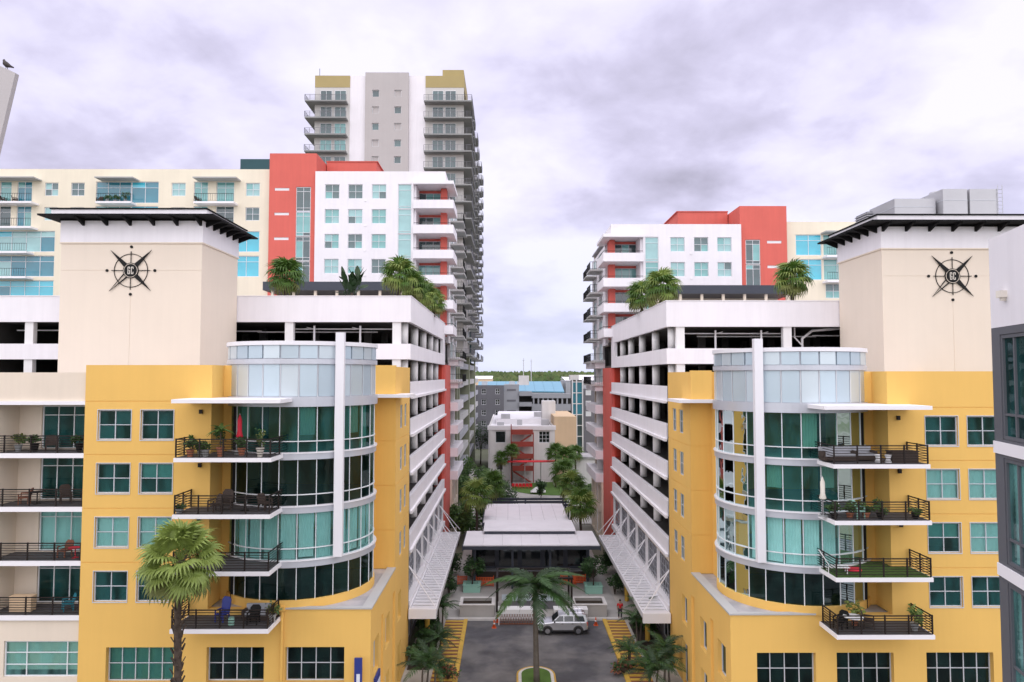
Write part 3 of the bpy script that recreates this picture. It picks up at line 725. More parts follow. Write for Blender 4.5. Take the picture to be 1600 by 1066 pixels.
    # shop front at street level
    part('shop_front', wall(PX(X(s, 11.2), s), y0, y1, 0, 4.19+dz, [(y0+.8+5.3*i, y0+5+5.3*i, .3, 3.3) for i in range(6)], .3), 'grey_dark', Gr)
    for i in range(6): window(Gr, (X(s, 11.35), y0+2.9+5.3*i, 1.8), 4.18, 2.98, 3, 1, PI/2 if s < 0 else -PI/2, 'far_black', 'frame')
    part('yellow_column', MB().tube((X(s, 9.6), 63, .15), (X(s, 9.6), 63, zc-.2), .22, n=12), 'road_yellow', Gr)
    part('yellow_column', MB().tube((X(s, 9.6), 74, .15), (X(s, 9.6), 74, zc-.2), .22, n=12), 'road_yellow', Gr)
    return Gr
GL = garage(-1, 0, 'white open parking garage along the left side of the street')
GR = garage(1, -.38, 'white open parking garage along the right side of the street')
# dark flat roof of the pool pavilion on each roof deck
for s, dz, sd_ in ((-1, 0, 'left'), (1, -.38, 'right')):
    zr = 33.2+dz; t = root('roof_pavilion', 'low dark flat roofed pavilion on the %s garage roof' % sd_, 'pavilion', (X(s, 22), 84, 28.6+dz))
    part('flat_roof', MB().box(X(s, 14.5), X(s, 31), 82, 88, zr-.1, zr+.9), 'fascia_dark', t)
    for i in range(7): part('post', MB().box(X(s, 15+2.5*i)-.15, X(s, 15+2.5*i)+.15, 82.3, 82.6, 28.95+dz, zr-.101), 'cream', t)
    part('back_wall', MB().box(X(s, 14.8), X(s, 30.7), 87.2, 87.5, 28.95+dz, zr-.101), 'cream', t)

# ------------------------------------------------------------------ white, red and cream apartment blocks behind the garages
FT = ['far_teal', 'far_teal', 'far_pale', 'far_teal', 'far_room', 'far_pale']
def condo(s, drop, dz, label, red_label):
    y0 = 90.8; S2 = 3.235; z_top = 49.6-drop*S2+dz; zb = 28.9+dz
    B = root('apartment_block', label, 'building', (X(s, 24), 100, 0))
    rows = [i for i in range(drop, 6)]
    ops = []
    uw = (25.3, 22.3, 19.25); hw = .93
    for i in rows:
        zt = 47.9-i*S2+dz
        for u in uw: ops.append((X(s, u)-hw, X(s, u)+hw, zt-1.88, zt))
    strip = sorted((X(s, 15.05), X(s, 16.8)))
    ops.append((strip[0], strip[1], zb+1, 47.95-drop*S2+dz))
    part('wall', wall(PY(y0), *sorted((X(s, 14.8), X(s, 27.5))), zb-.5, z_top, ops, .3), 'white', B)
    for i in rows:
        zt = 47.9-i*S2+dz
        for u in uw: window(B, (X(s, u), y0+.15, zt-.94), 1.84, 1.86, 2, 2, 0, FT, 'frame_white', ft=.06)
        part('vent', MB().box(X(s, 21.0)-.12, X(s, 21.0)+.12, y0-.06, y0-.001, zt-2.25, zt-2.05), 'white_trim', B)
    zh = 47.95-drop*S2+dz; nst = 6-drop
    for i in range(nst): window(B, ((strip[0]+strip[1])/2, y0+.12, zh-S2*(i+.5)), strip[1]-strip[0]-.02, S2-.05, 1, 3, 0, ['far_teal', 'far_pale'], 'frame_white', split=[0, .1, .76, 1])
    # corner balconies
    part('corner_top', MB().box(X(s, 10.7), X(s, 14.799), y0, 97, zh+.05, z_top), 'white', B)
    part('roof_eave', MB().box(X(s, 9.6), X(s, 14.799), y0-.6, y0-.001, zh-.12, zh+.3).box(X(s, 9.6), X(s, 10.699), y0, 97, zh-.12, zh+.3), 'white_trim', B)
    part('balcony_wall', MB().box(X(s, 10.75), X(s, 14.79), y0+3.6, y0+3.9, zb-.5, zh), 'red', B)
    part('balcony_side', MB().box(X(s, 14.5), X(s, 14.8), y0+.301, y0+3.59, zb-.5, zh), 'white', B)
    for i in rows:
        zf = 45.0-i*S2+dz
        b = part('balcony', MB().box(X(s, 9.7), X(s, 14.78), y0-.35, 96.5, zf-.3, zf), 'white_trim', B)
        part('parapet', MB().box(X(s, 9.6), X(s, 14.79), y0-.5, y0-.351, zf-.32, zf+.78).box(X(s, 9.6), X(s, 9.699), y0-.35, 96.6, zf-.32, zf+.78), 'white', b)
        part('handrail', MB().box(X(s, 9.65), X(s, 14.7), y0-.44, y0-.4, zf+1.0, zf+1.06).box(X(s, 9.63), X(s, 9.67), y0-.4, 96.5, zf+1.0, zf+1.06), 'black_metal', b)
        window(B, (X(s, 13.1), y0+3.55, zf+1.35), 2.9, 2.5, 3, 1, 0, ['far_dark', 'far_teal'], 'frame', door=True)
        part('red_pier', MB().box(X(s, 10.72), X(s, 11.5), y0+2.2, y0+3.59, zf+.001, zf+S2-.301), 'red', B)
    # red stair block
    zr = 52.1-drop*S2+dz
    gs = sorted((X(s, 28.2), X(s, 30.1)))
    rops = [(gs[0], gs[1], zb+1, 47.7-drop*S2+dz)]
    for i in range(drop, 6): rops.append((*sorted((X(s, 31.0), X(s, 32.9))), 47.2-i*S2+dz, 47.55-i*S2+dz))
    part('red_wall', wall(PY(y0+.5), *sorted((X(s, 27.5)+s*.001, X(s, 33.6))), zb-.5, zr, rops, .3), 'red', B)
    part('red_wall', MB().box(X(s, 27.501), X(s, 27.8), y0+.801, 100, z_top-1, zr).box(X(s, 33.3), X(s, 33.6), y0+.801, 100, z_top-2, zr).box(X(s, 27.801), X(s, 33.299), 99.7, 100, z_top-2, zr), 'red', B)
    part('stair_roof', MB().box(X(s, 27.8), X(s, 33.3), y0+.8, 99.7, zr-.6, zr-.4), 'roof_grey', B)
    for i in range(6-drop): window(B, ((gs[0]+gs[1])/2, y0+.62, 47.7-(drop+i+.5)*S2+dz), gs[1]-gs[0]-.02, S2-.08, 2, 3, 0, ['far_teal', 'far_teal', 'far_dark'], 'frame_white', split=[0, .14, .82, 1])
    for i in range(drop, 6): part('louvre', MB().box(X(s, 31.01), X(s, 32.89), y0+.56, y0+.62, 47.2-i*S2+dz, 47.55-i*S2+dz), 'frame_white', B)
    part('red_block', MB().box(X(s, 20.6), X(s, 27.4), 96, 112, z_top-1.5, zr+.3).box(X(s, 20.4), X(s, 27.45), 95.9, 112, zr+.301, zr+.4), 'red', B)
    part('roof_unit', MB().box(X(s, 21.5), X(s, 23.6), 100, 104, zr+.4, zr+1.3), 'ac_metal', B)
    # cream part
    zc = 50.2-drop*S2+dz; ue = 76 if s < 0 else 62; yc = y0+1.2
    cops = []; cw = []
    def pxu(px): return (at(px, 300, yc).x-C)*s
    if s < 0:
        for (pa, pb) in ((384, 406), (268, 290), (111, 132), (70, 91)):
            ua, ub = pxu(pb), pxu(pa)
            for i in (0, 1):
                zt = 48.4-i*S2; cops.append((X(s, ub), X(s, ua), zt-1.75, zt)); cw.append(((X(s, ua)+X(s, ub))/2, zt-.875, ub-ua, 1.75, 2, 2, FT))
        for (pa, pb, r0, nn, gl_) in ((205, 248, 0, 2, ['far_cyan', 'far_cyan_dark']), (150, 205, 0, 3, ['far_cyan_dark', 'far_teal']), (303, 325, 0, 2, ['far_teal']), (338, 366, 0, 2, ['far_teal', 'far_dark']), (0, 18, 0, 1, ['far_dark', 'far_teal']), (27, 50, 0, 2, ['far_teal', 'far_cyan_dark']), (-70, -20, 0, 2, ['far_teal'])):
            xa, xb = at(pa, 300, yc).x, at(pb, 300, yc).x
            for i in (0, 1):
                zt = 48.55-i*S2; cops.append((xa, xb, zt-2.85, zt)); cw.append(((xa+xb)/2, zt-1.425, xb-xa, 2.85, nn, 2, gl_))
        for (pa, pb) in ((-70, 88),):
            xa, xb = at(pa, 300, yc).x, at(pb, 300, yc).x
            for i in (2, 3, 4):
                zt = 48.5-i*S2; cops.append((xa, xb, zt-2.75, zt)); cw.append(((xa+xb)/2, zt-1.375, xb-xa, 2.75, 7, 2, ['far_cyan', 'far_cyan', 'far_pale', 'far_cyan_dark']))
    for i in (2, 3):
        xa, xb = sorted((X(s, 35.0), X(s, 38.4))); zt = 48.5-i*S2+dz; cops.append((xa, xb, zt-2.75, zt)); cw.append(((xa+xb)/2, zt-1.375, xb-xa, 2.75, 2, 2, ['far_cyan']))
        xa, xb = sorted((X(s, 38.6), X(s, 42.2))); cops.append((xa, xb, zt-2.75, zt)); cw.append(((xa+xb)/2, zt-1.375, xb-xa, 2.75, 2, 2, ['far_cyan_dark', 'far_teal']))
    xa, xb = sorted((X(s, 38.8), X(s, 40.9))); zt = 48.5-4*S2+dz; cops.append((xa, xb, zt-1.9, zt)); cw.append(((xa+xb)/2, zt-.95, xb-xa, 1.9, 2, 2, FT))
    part('cream_wall', wall(PY(yc), *sorted((X(s, 33.601), X(s, ue))), zb-.5, zc, cops, .3), 'pale_cream', B)
    for x, z, w_, h_, c, r_, gl_ in cw: window(B, (x, yc+.14, z), w_-.02, h_-.02, c, r_, 0, gl_, 'frame_white', ft=.07, split=[0, .72, 1] if h_ > 2.5 else None)
    part('cream_roof', MB().box(X(s, 33.61), X(s, ue), yc+.301, 112, zc-.5, zc-.3).box(X(s, 10.71), X(s, 33.3), 96, 112, z_top-.8, z_top-.6), 'roof_grey', B)
    # balconies on the cream wall
    bl = []
    if s < 0:
        for (pa, pb) in ((150, 205), (303, 366), (-70, 50)):
            for i in (0, 1): bl.append((at(pa, 300, yc-1.4).x, at(pb, 300, yc-1.4).x, 45.6-i*S2, i == 0))
        for i in (2, 3): bl.append((at(-70, 300, yc-1.4).x, at(45, 300, yc-1.4).x, 45.6-i*S2, False))
    for i in (2, 3): bl.append((*sorted((X(s, 38.4), X(s, 43.4))), 45.55-i*S2+dz, i == 2))
    for xa, xb, z, hood in bl:
        b = part('balcony', MB().box(xa, xb, yc-1.5, yc-.001, z-.25, z), 'white_trim', B)
        rl = MB().box(xa+.05, xb-.05, yc-1.46, yc-1.42, z+1.0, z+1.05).box(xa+.05, xb-.05, yc-1.45, yc-1.43, z+.12, z+.15)
        q = int((xb-xa)/.3)
        for j in range(q+1): x = xa+.06+(xb-xa-.12)*j/q; rl.box(x-.012, x+.012, yc-1.452, yc-1.428, z+.15, z+1.0)
        part('railing', rl, 'black_metal', b)
        if hood: part('hood', MB().box(xa-.1, xb+.3, yc-1.7, yc-.001, z+3.0, z+3.16), 'slab_grey', B)
    # street side with stacked balconies
    part('street_wall', MB().box(X(s, 10.72), X(s, 11.2), 96.9, 112, fl_top(dz), zh), 'white', B)
    part('rear_wall', MB().box(X(s, 11.0), X(s, ue), 111.7, 112, 0, z_top-.81), 'cream', B)
    for k, (ya, yb_) in enumerate(((99.2, 103.6), (105.6, 110.6))):
        for i in range(0, 8):
            zf = 45.0-(i+drop)*S2+dz
            if zf < 19: break
            b = part('balcony', MB().box(X(s, 8.9+k*.2), X(s, 10.715), ya, yb_, zf-.22, zf), 'slab_grey', B)
            rl = MB()
            for (pa, pb) in (((X(s, 8.95+k*.2), ya+.05), (X(s, 8.95+k*.2), yb_-.05)), ((X(s, 8.95+k*.2), ya+.05), (X(s, 10.7), ya+.05))):
                pa = Vector((*pa, 0)); pb = Vector((*pb, 0)); n = int((pb-pa).length/.28)
                for j in range(n+1): p = pa.lerp(pb, j/n); rl.box(p.x-.014, p.x+.014, p.y-.014, p.y+.014, zf, zf+1.05)
                rl.tube((pa.x, pa.y, zf+1.05), (pb.x, pb.y, zf+1.05), .03, n=5)
            part('railing', rl, 'black_metal', b)
            window(B, (X(s, 10.70), (ya+yb_)/2, zf+1.3), 3.2, 2.5, 3, 1, PI/2 if s < 0 else -PI/2, ['far_dark', 'far_teal', 'far_pale'], 'frame_white', door=True)
    # lower storeys beyond the red wall: white spandrels and dark openings
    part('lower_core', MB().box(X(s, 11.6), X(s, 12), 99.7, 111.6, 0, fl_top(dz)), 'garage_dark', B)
    for i in range(6):
        z = 8.75+3.17*i+dz; part('spandrel', MB().box(X(s, 9.6), X(s, 11.0), 99.61, 111.5, z, z+1.2), 'white', B)
    part('pier', MB().box(X(s, 10.5), X(s, 11.58), 104.5, 105.7, 0, fl_top(dz)), 'column_white', B)
    part('base_wall', wall(PX(X(s, 10.4), s), 99.62, 111.6, 0, 8.7+dz, [(100.5+3.6*i, 103+3.6*i, .3, 4) for i in range(3)]+[(100.5+3.6*i, 103+3.6*i, 5, 7.6) for i in range(3)], .3), 'cream', B)
    return B
def fl_top(dz): return 27.7+dz
CL = condo(-1, 0, 0, 'tall white, red and cream apartment block behind the left garage', '')
CR = condo(1, 2, -.38, 'lower white and red apartment block behind the right garage', '')
# teal roofed roof terrace at the left of the red block
t = root('rooftop_pavilion', 'rooftop pavilion with dark teal roof left of the red stair block', 'pavilion', (-36, 101, 49.7))
a, b = at(380, 245, 99).x, at(440, 245, 99).x
part('canopy_roof', MB().box(a, b+2, 98, 106, 51.9, 53.4), 'teal_roof', t); part('wall', MB().box(a+1.2, b+2, 99, 105.5, 49.5, 51.9), 'grey_wall', t)
for i in range(3): window(t, (a+2.2+1.5*i, 98.95, 50.9), 1.3, 1.9, 2, 1, 0, 'far_dark', 'frame')
part('railing', MB().box(a-.2, a+1.5, 97.9, 97.95, 50.6, 50.66).box(a-.2, a-.15, 97.9, 97.95, 49.6, 50.6).box(a+.6, a+.65, 97.9, 97.95, 49.6, 50.6), 'black_metal', t)

# ------------------------------------------------------------------ grey high-rise
def highrise():
    B = root('high_rise', 'tall grey and white high-rise behind the left apartment block', 'tower block', (-22, 160, 0))
    y0, y1 = 133.5, 196; xs = [at(p, 300, y0).x for p in (490, 545, 570, 638, 664, 724)]
    z1 = 80.5; S3 = 3.2
    part('body', MB().box(xs[0]+.4, -8.9, y0+.6, y1, 27, z1-.4), 'taupe', B)
    part('white_panel', MB().box(xs[1], xs[2]-.001, y0+.1, y0+.599, 27, z1), 'white', B)
    part('white_panel', MB().box(xs[3]+.001, xs[4], y0+.1, y0+.599, 27, z1), 'white', B)
    zw = [z1-3.0-S3*i for i in range(12)]
    ops = []
    for z in zw:
        for pa in (585.5, 620.5): x = at(pa, 300, y0-.6).x; ops.append((x-.66, x+.66, z-1.35, z))
    part('centre_panel', wall(PY(y0-.6), xs[2], xs[3], 27, z1+.4, ops, .69), 'taupe', B)
    for a_, b_, c_, d_ in ops: window(B, ((a_+b_)/2, y0-.35, (c_+d_)/2), 1.3, 1.33, 1, 1, 0, ['far_dark', 'far_dark', 'far_room', 'taupe'], 'frame_white', ft=.08)
    part('bay_wall', MB().box(xs[0], xs[1]-.001, y0, y0+.599, 27, z1-2.3), 'bay_grey', B); part('yellow_top', MB().box(xs[0], xs[1]-.001, y0-.05, y0+8, z1-2.299, z1), 'tower_yellow', B)
    part('bay_wall', MB().box(xs[4]+.001, -8.6, y0, y0+.599, 27, z1-2.3), 'bay_grey', B); part('yellow_top', MB().box(xs[4]+.001, -8.55, y0-.05, y0+20, z1-2.299, z1), 'tower_yellow', B)
    part('roof_box', MB().box(at(693, 112, y0+3).x, -8.7, y0+1, y0+14, z1+.001, z1+1.6), 'tower_yellow', B)
    part('mast', MB().tube((xs[0]+.6, y0+1, z1), (xs[0]+.6, y0+1, z1+1.8), .05, n=5), 'black_metal', B)
    def bal(x0, x1, ya, yb, z, faces):
        b = part('balcony', MB().box(x0, x1, ya, yb, z-.28, z), 'slab_tower', B)
        rl = MB()
        for (pa, pb) in faces:
            pa = Vector((*pa, 0)); pb = Vector((*pb, 0)); n = max(2, int((pb-pa).length/.9))
            for j in range(n+1): p = pa.lerp(pb, j/n); rl.box(p.x-.03, p.x+.03, p.y-.03, p.y+.03, z, z+1.05)
            for zz_ in (.25, .5, .75, 1.05): rl.tube((pa.x, pa.y, z+zz_), (pb.x, pb.y, z+zz_), .025 if zz_ < 1 else .04, n=4, cap=False)
        part('railing', rl, 'grey_dark', b)
    for i in range(16):
        z = z1-5.4-S3*i
        if z < 27: break
        xl_, xr_ = at(474, 300, y0-1.8).x, xs[1]-.3
        if i < 7:
            bal(xl_, xr_, y0-1.8, y0+6, z, (((xl_, y0-1.75), (xr_, y0-1.75)), ((xl_, y0-1.75), (xl_, y0+6))))
            for dx in (2.6, 5.3): window(B, (xs[0]+dx-.4, y0-.03, z+1.3), 2.2, 2.35, 2, 1, 0, ['far_dark', 'far_room', 'far_dark', 'far_teal'], 'frame_white', door=True)
        xl_, xr_ = xs[4]-.1, -7.0
        bal(xl_, xr_, y0-1.8, y0+8, z, (((xl_, y0-1.75), (xr_, y0-1.75)), ((xr_, y0-1.75), (xr_, y0+8))))
        for dx in (2.6, 5.0): window(B, (xs[4]+dx-.2, y0-.03, z+1.3), 2.1, 2.35, 2, 1, 0, ['far_dark', 'far_dark', 'far_room'], 'frame_white', door=True)
        for ya, o in ((144, 0), (153, .25), (163, .1), (174, .3), (186, .2)):
            xo = -7.1+o; bal(-8.9, xo, ya, ya+5.5, z+(.0 if o else .6), (((xo, ya+.05), (xo, ya+5.4)), ((-8.9, ya+.05), (xo, ya+.05))))
        if i % 2 == 0:
            for ya in (145.2, 154.2, 164.2): window(B, (-8.87, ya+1.5, z+1.3), 3, 2.4, 2, 1, PI/2, ['far_dark', 'far_pale'], 'frame', door=True)
    # podium: open garage levels with olive piers
    part('podium_core', MB().box(-36, -10.2, 114, 195.8, 0, 26.99), 'garage_dark', B)
    for i in range(7): z = 5.5+3.15*i; part('podium_band', MB().box(-10.19, -8.5, 114, 196.5, z, z+1.1), 'slab_grey' if i % 2 else 'grey_wall', B)
    for y in (114.5, 119.5, 150, 175): part('podium_pier', MB().box(-10.18, -8.3, y, y+1.6, 0, 27), 'olive', B)
    part('podium_glass', MB().box(-10.1, -8.45, 160, 196, 26, 33), 'far_dark', B)
    return B
highrise()

# ------------------------------------------------------------------ near building at the right edge
def near_right():
    c = at(1551, 586, 19.0); c.z = 0
    B = root('office_building', 'dark grey building with white bands at the right edge of the picture', 'building', (c.x, c.y, 0), rotz=0)
    f = Vector((-.235, -.972, 0)); r = Vector((.972, -.235, 0))      # face direction towards the camera, and into the building
    def P(a, z, d): p = c + f*a + r*d; return (p.x, p.y, z)
    za, zb = 24.55, 26.95
    part('parapet', wall(P, 0, 9, za, zb, [], .4), 'white', B)
    part('parapet_return', MB().extr([P(0, za, .4), P(0, zb, .4), P(0, zb, 9), P(0, za, 9)], tuple(f*.4)), 'white', B)
    L = [22.0-.4-3.2*i for i in range(7)]
    ops = []
    for i, z in enumerate(L):
        ops.append((.5, 3.3, z+.02, z+2.75)); ops.append((3.8, 7.5, z+.02, z+2.75))
    part('wall', wall(P, 0, 9, 0, za-.001, ops, .5), 'near_grey', B)
    part('end_wall', MB().extr([P(0, 0, .5), P(0, za, .5), P(0, za, 9), P(0, 0, 9)], tuple(f*.3)), 'near_grey', B)
    ang = math.atan2(f.y, f.x)
    for i, z in enumerate(L):
        part('floor_band', MB().extr([P(0, z-.36, -.04), P(9, z-.36, -.04), P(9, z-.05, -.04), P(0, z-.05, -.04)], tuple(r*.038)), 'white_trim', B)
        part('room_floor', MB().extr([P(.3, z-.25, .51), P(9, z-.25, .51), P(9, z-.25, 4), P(.3, z-.25, 4)], (0, 0, .2)), 'room_mid', B)
        for a0, a1 in ((.5, 3.3), (3.8, 7.5)):
            m_ = P((a0+a1)/2, z+1.385, .07); window(B, m_, a1-a0-.02, 2.71, 4, 2, ang, 'glass_teal' if (i and a0 < 1) else 'glass_green', 'near_grey', ft=.09, split=[0, .24, 1], blind='blind' if (i and a0 < 1) else None)
    part('room_wall', MB().extr([P(.3, 0, 4.01), P(9, 0, 4.01), P(9, za, 4.01), P(.3, za, 4.01)], tuple(r*.2)), 'room_dark', B)
    part('roof', MB().extr([P(.4, za+.5, .41), P(9, za+.5, .41), P(9, za+.5, 9), P(.4, za+.5, 9)], (0, 0, .2)), 'roof_grey', B)
    q = Vector(P(.95, 25.35, -.09)); part('wall_lamp', MB().box(q.x-.09, q.x+.1, q.y-.1, q.y+.1, 25.28, 25.46).box(q.x-.04, q.x+.1, q.y-.04, q.y+.04, 25.2, 25.279), 'fabric_white', B)
near_right()
# ------------------------------------------------------------------ near roof corner at the left edge, and the bird on it
Y = 20.0
B = root('corner_building', 'pale slanted roof corner at the upper left edge', 'building', (-18.5, Y, 0))
P4 = [at(-90, 62, Y), at(24, 114, Y), at(-5, 236, Y), at(-60, 500, Y), at(-90, 640, Y)]
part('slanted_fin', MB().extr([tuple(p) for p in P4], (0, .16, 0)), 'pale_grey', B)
xw = at(-90, 500, Y).x
part('wall', MB().box(xw-6, xw-.001, Y-.4, Y+.9, 0, at(-90, 62, Y).z), 'cream', B)
pb = at(8.5, 104.5, Y-.8)
bird = MB(); O = Vector((at(8, 104, Y).x, Y+.08, at(-90, 62, Y).z + (at(8, 0, Y).x-at(-90, 0, Y).x)/(at(24, 0, Y).x-at(-90, 0, Y).x)*(at(24, 114, Y).z-at(-90, 62, Y).z)))
bird.path([O+Vector(v) for v in ((.19, 0, .05), (.10, 0, .085), (.0, 0, .125), (-.06, 0, .18), (-.085, 0, .235), (-.10, 0, .27), (-.135, 0, .268))], [.016, .035, .075, .07, .04, .036, .006], 10)
for dy in (-.03, .03): bird.tube(O+Vector((-.01, dy, 0)), O+Vector((-.01, dy, .08)), .008, n=5).tube(O+Vector((-.01, dy, .004)), O+Vector((-.05, dy, .004)), .006, n=4)
bo = solo('bird', bird, 'bird', 'dark bird perched on the slanted roof corner', 'bird', O, smooth=True)

# ------------------------------------------------------------------ cooling units on the right tower roof
zt = 34.22+.95
for (pa, pb, ya, yb, h, lab) in ((1398, 1462, 54.2, 58.0, 1.75, 'lower grey cooling unit nearest the street on the tower roof'), (1474, 1512, 53.6, 57.4, 2.35, 'tall grey cooling unit in the middle of the tower roof'), (1516, 1559, 53.6, 57.4, 2.35, 'tall grey cooling unit with a ladder at the right')):
    xa, xb = at(pa, 330, ya).x, at(pb, 330, ya).x
    u = root('cooling_unit', lab, 'cooling unit', ((xa+xb)/2, ya+1, zt), 'cooling units on the right tower roof')
    part('casing', MB().box(xa, xb, ya, yb, zt+.3, zt+h), 'ac_metal', u)
    part('base', MB().box(xa+.1, xb-.1, ya+.1, yb-.1, zt, zt+.299), 'black_metal', u)
    part('seam', MB().box(xa-.015, xb+.015, ya-.015, yb+.015, zt+h*.62, zt+h*.62+.05), 'frame', u)
    part('fan', MB().lathe(((xa+xb)/2, (ya+yb)/2, zt+h), [(.8, 0), (.75, .22), (.2, .24)], 20), 'ac_metal', u)
    if pb > 1550:
        ld = MB()
        for dx in (.1, .45): ld.tube((xb+dx-.1, ya-.05, zt), (xb+dx-.1, ya-.05, zt+h+.3), .025, n=5)
        for q in range(8): ld.tube((xb, ya-.05, zt+.2+.3*q), (xb+.35, ya-.05, zt+.2+.3*q), .02, n=5)
        part('ladder', ld, 'ac_metal', u)
a, b = at(1340, 345, 59).x, at(1376, 345, 59).x
u = root('louvred_unit', 'small louvred grey unit at the street edge of the tower roof', 'cooling unit', ((a+b)/2, 58.5, zt))
part('casing', MB().box(a+.06, b-.06, 57.5, 59.4, zt, zt+1.5), 'grey_dark', u)
for q in range(7): part('louvre', MB().box(a, b, 57.4, 59.5, zt+.12+.2*q, zt+.2+.2*q), 'ac_metal', u)

# ------------------------------------------------------------------ market pavilions over the plaza
def pavilion(x0, x1, y0, y1, z, label, front=True):
    t = root('pavilion', label, 'pavilion', ((x0+x1)/2, (y0+y1)/2, .14))
    n = 7
    for i in range(n):
        xa = x0+(x1-x0)*i/n; xb = x0+(x1-x0)*(i+1)/n
        part('roof_panel', MB().box(xa+.01, xb-.01, y0, y1, z-.12, z), 'roof_white', t)
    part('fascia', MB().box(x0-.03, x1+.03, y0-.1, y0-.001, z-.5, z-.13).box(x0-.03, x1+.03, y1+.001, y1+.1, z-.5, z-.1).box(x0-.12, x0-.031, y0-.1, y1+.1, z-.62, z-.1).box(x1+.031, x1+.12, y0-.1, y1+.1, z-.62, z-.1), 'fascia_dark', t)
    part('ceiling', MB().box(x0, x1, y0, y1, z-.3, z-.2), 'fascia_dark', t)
    for i in range(4):
        x = x0+1.2+(x1-x0-2.4)*i/3
        for y in (y0+.8, y1-.8): part('post', MB().box(x-.12, x+.12, y-.12, y+.12, .14, z-.301), 'fascia_dark', t)
    return t
pv = pavilion(C-7.4, C+7.3, 77.5, 84.4, 5.0, 'large white flat roofed market pavilion nearest the road')
part('clerestory_roof', MB().box(-2.9, 7.7, 82.6, 88.2, 5.35, 5.5), 'roof_white', pv); part('clerestory_side', MB().box(-2.8, 7.6, 82.7, 88.1, 5.001, 5.349), 'fascia_dark', pv)
t = root('bar', 'dark enclosed bar under the nearest pavilion', 'bar', (2.5, 82.5, .14))
part('wall', MB().box(-4.2, 9.2, 82.0, 84.0, .14, 4.6), 'fascia_dark', t); part('counter', MB().box(-3.6, 8.6, 81.2, 81.9, .14, 1.25), 'wicker', t); part('counter_top', MB().box(-3.8, 8.8, 81.0, 81.999, 1.251, 1.31), 'grey_wall', t)
for i in range(5): part('opening', MB().box(-3.7+2.6*i, -1.6+2.6*i, 81.96, 81.999, 1.6, 3.6), 'far_black', t)
pavilion(-3.2, 7.6, 89.5, 102, 5.0, 'second white flat roofed pavilion behind the first')
t = root('pergola', 'dark open pergola frame behind the white pavilions', 'pergola', (2.5, 106, .14))
for x in (-3.6, 2.5, 8.6):
    for y in (103.5, 108.5): part('post', MB().box(x-.12, x+.12, y-.12, y+.12, .14, 4.4), 'fascia_dark', t)
for y in (103.5, 106, 108.5): part('beam', MB().box(-3.9, 8.9, y-.13, y+.13, 4.401, 4.7), 'fascia_dark', t)

# ------------------------------------------------------------------ things on the plaza edge
def planter(xa, xb, ya, yb, h, label, m='paving', plant=None):
    t = root('planter', label, 'planter', ((xa+xb)/2, (ya+yb)/2, .15))
    part('box', wall_box(xa, xb, ya, yb, .15, .15+h, .22), m, t); part('soil', MB().box(xa+.221, xb-.221, ya+.221, yb-.221, .15, h-.1), 'mulch', t)
    part('coping', rim(xa-.06, xb+.06, ya-.06, yb+.06, .15+h, .15+h+.07, .32), 'kerb_white' if m == 'paving' else m, t)
    return t
def rim(xa, xb, ya, yb, z0, z1, t_):
    return MB().box(xa, xb, ya, ya+t_, z0, z1).box(xa, xb, yb-t_, yb, z0, z1).box(xa, xa+t_, ya+t_+.001, yb-t_-.001, z0, z1).box(xb-t_, xb, ya+t_+.001, yb-t_-.001, z0, z1)
wall_box = rim
planter(-4.7, -1.4, 69.2, 71.6, 1.1, 'long pale concrete planter left of the market tables')
planter(6.2, 9.4, 69.2, 71.6, 1.1, 'long pale concrete planter right of the market tables')
# dark entrance frame with two counters inside
t = root('entrance_frame', 'dark post and beam frame in the middle of the plaza edge', 'frame', (2.5, 72, .15))
for x in (-1.15, 6.15):
    for y in (70.6, 74.0): part('post', MB().box(x-.1, x+.1, y-.1, y+.1, .15, 3.3), 'rail_brown', t)
for y in (70.6, 74.0): part('beam', MB().box(-1.3, 6.3, y-.1, y+.1, 3.301, 3.5), 'rail_brown', t)
for x in (-1.15, 6.15): part('beam', MB().box(x-.1, x+.1, 70.701, 73.899, 3.301, 3.5), 'rail_brown', t)
for i, (x, lab) in enumerate(((.8, 'pale green counter on the left inside the dark frame'), (4.2, 'pale green counter on the right inside the dark frame'))):
    t = root('counter', lab, 'counter', (x, 72, .15), 'counters inside the frame')
    part('top', MB().box(x-1.5, x+1.5, 71.3, 73.1, 1.0, 1.1), 'panel_metal_light', t); part('body', MB().box(x-1.35, x+1.35, 71.5, 72.9, .15, .999), 'grey_dark', t)
    for dx in (-.7, .6): part('basin', MB().lathe((x+dx, 72.2, 1.101), [(.3, 0), (.34, .08), (.1, .09)], 14), 'black_metal', t)
for i, (xa, xb, lab) in enumerate(((-1.0, 2.6, 'white topped market table with red lattice, left one'), (4.2, 7.4, 'white topped market table with red lattice behind the car'))):
    y = 67.9; t = root('market_table', lab, 'table', ((xa+xb)/2, y, 0), 'market tables')
    part('table_top', MB().box(xa, xb, y-.55, y+.55, 1.35, 1.43), 'plastic_white', t)
    part('drape', MB().box(xa+.02, xb-.02, y-.54, y-.5, 1.05, 1.349), 'plastic_white', t)
    for x in (xa+.08, xb-.08):
        for dy in (-.45, .45): part('leg', MB().box(x-.04, x+.04, y+dy-.04, y+dy+.04, 0, 1.349), 'plastic_white', t)
    la = MB()
    for q in range(14): x = xa+.1+(xb-xa-.5)*q/13; la.tube((x, y-.47, .12), (x+.3, y-.47, 1.0), .022, n=4).tube((x+.3, y-.45, .12), (x, y-.45, 1.0), .022, n=4)
    part('lattice', la.box(xa+.05, xb-.05, y-.48, y-.44, .06, .16), 'brick_red', t)
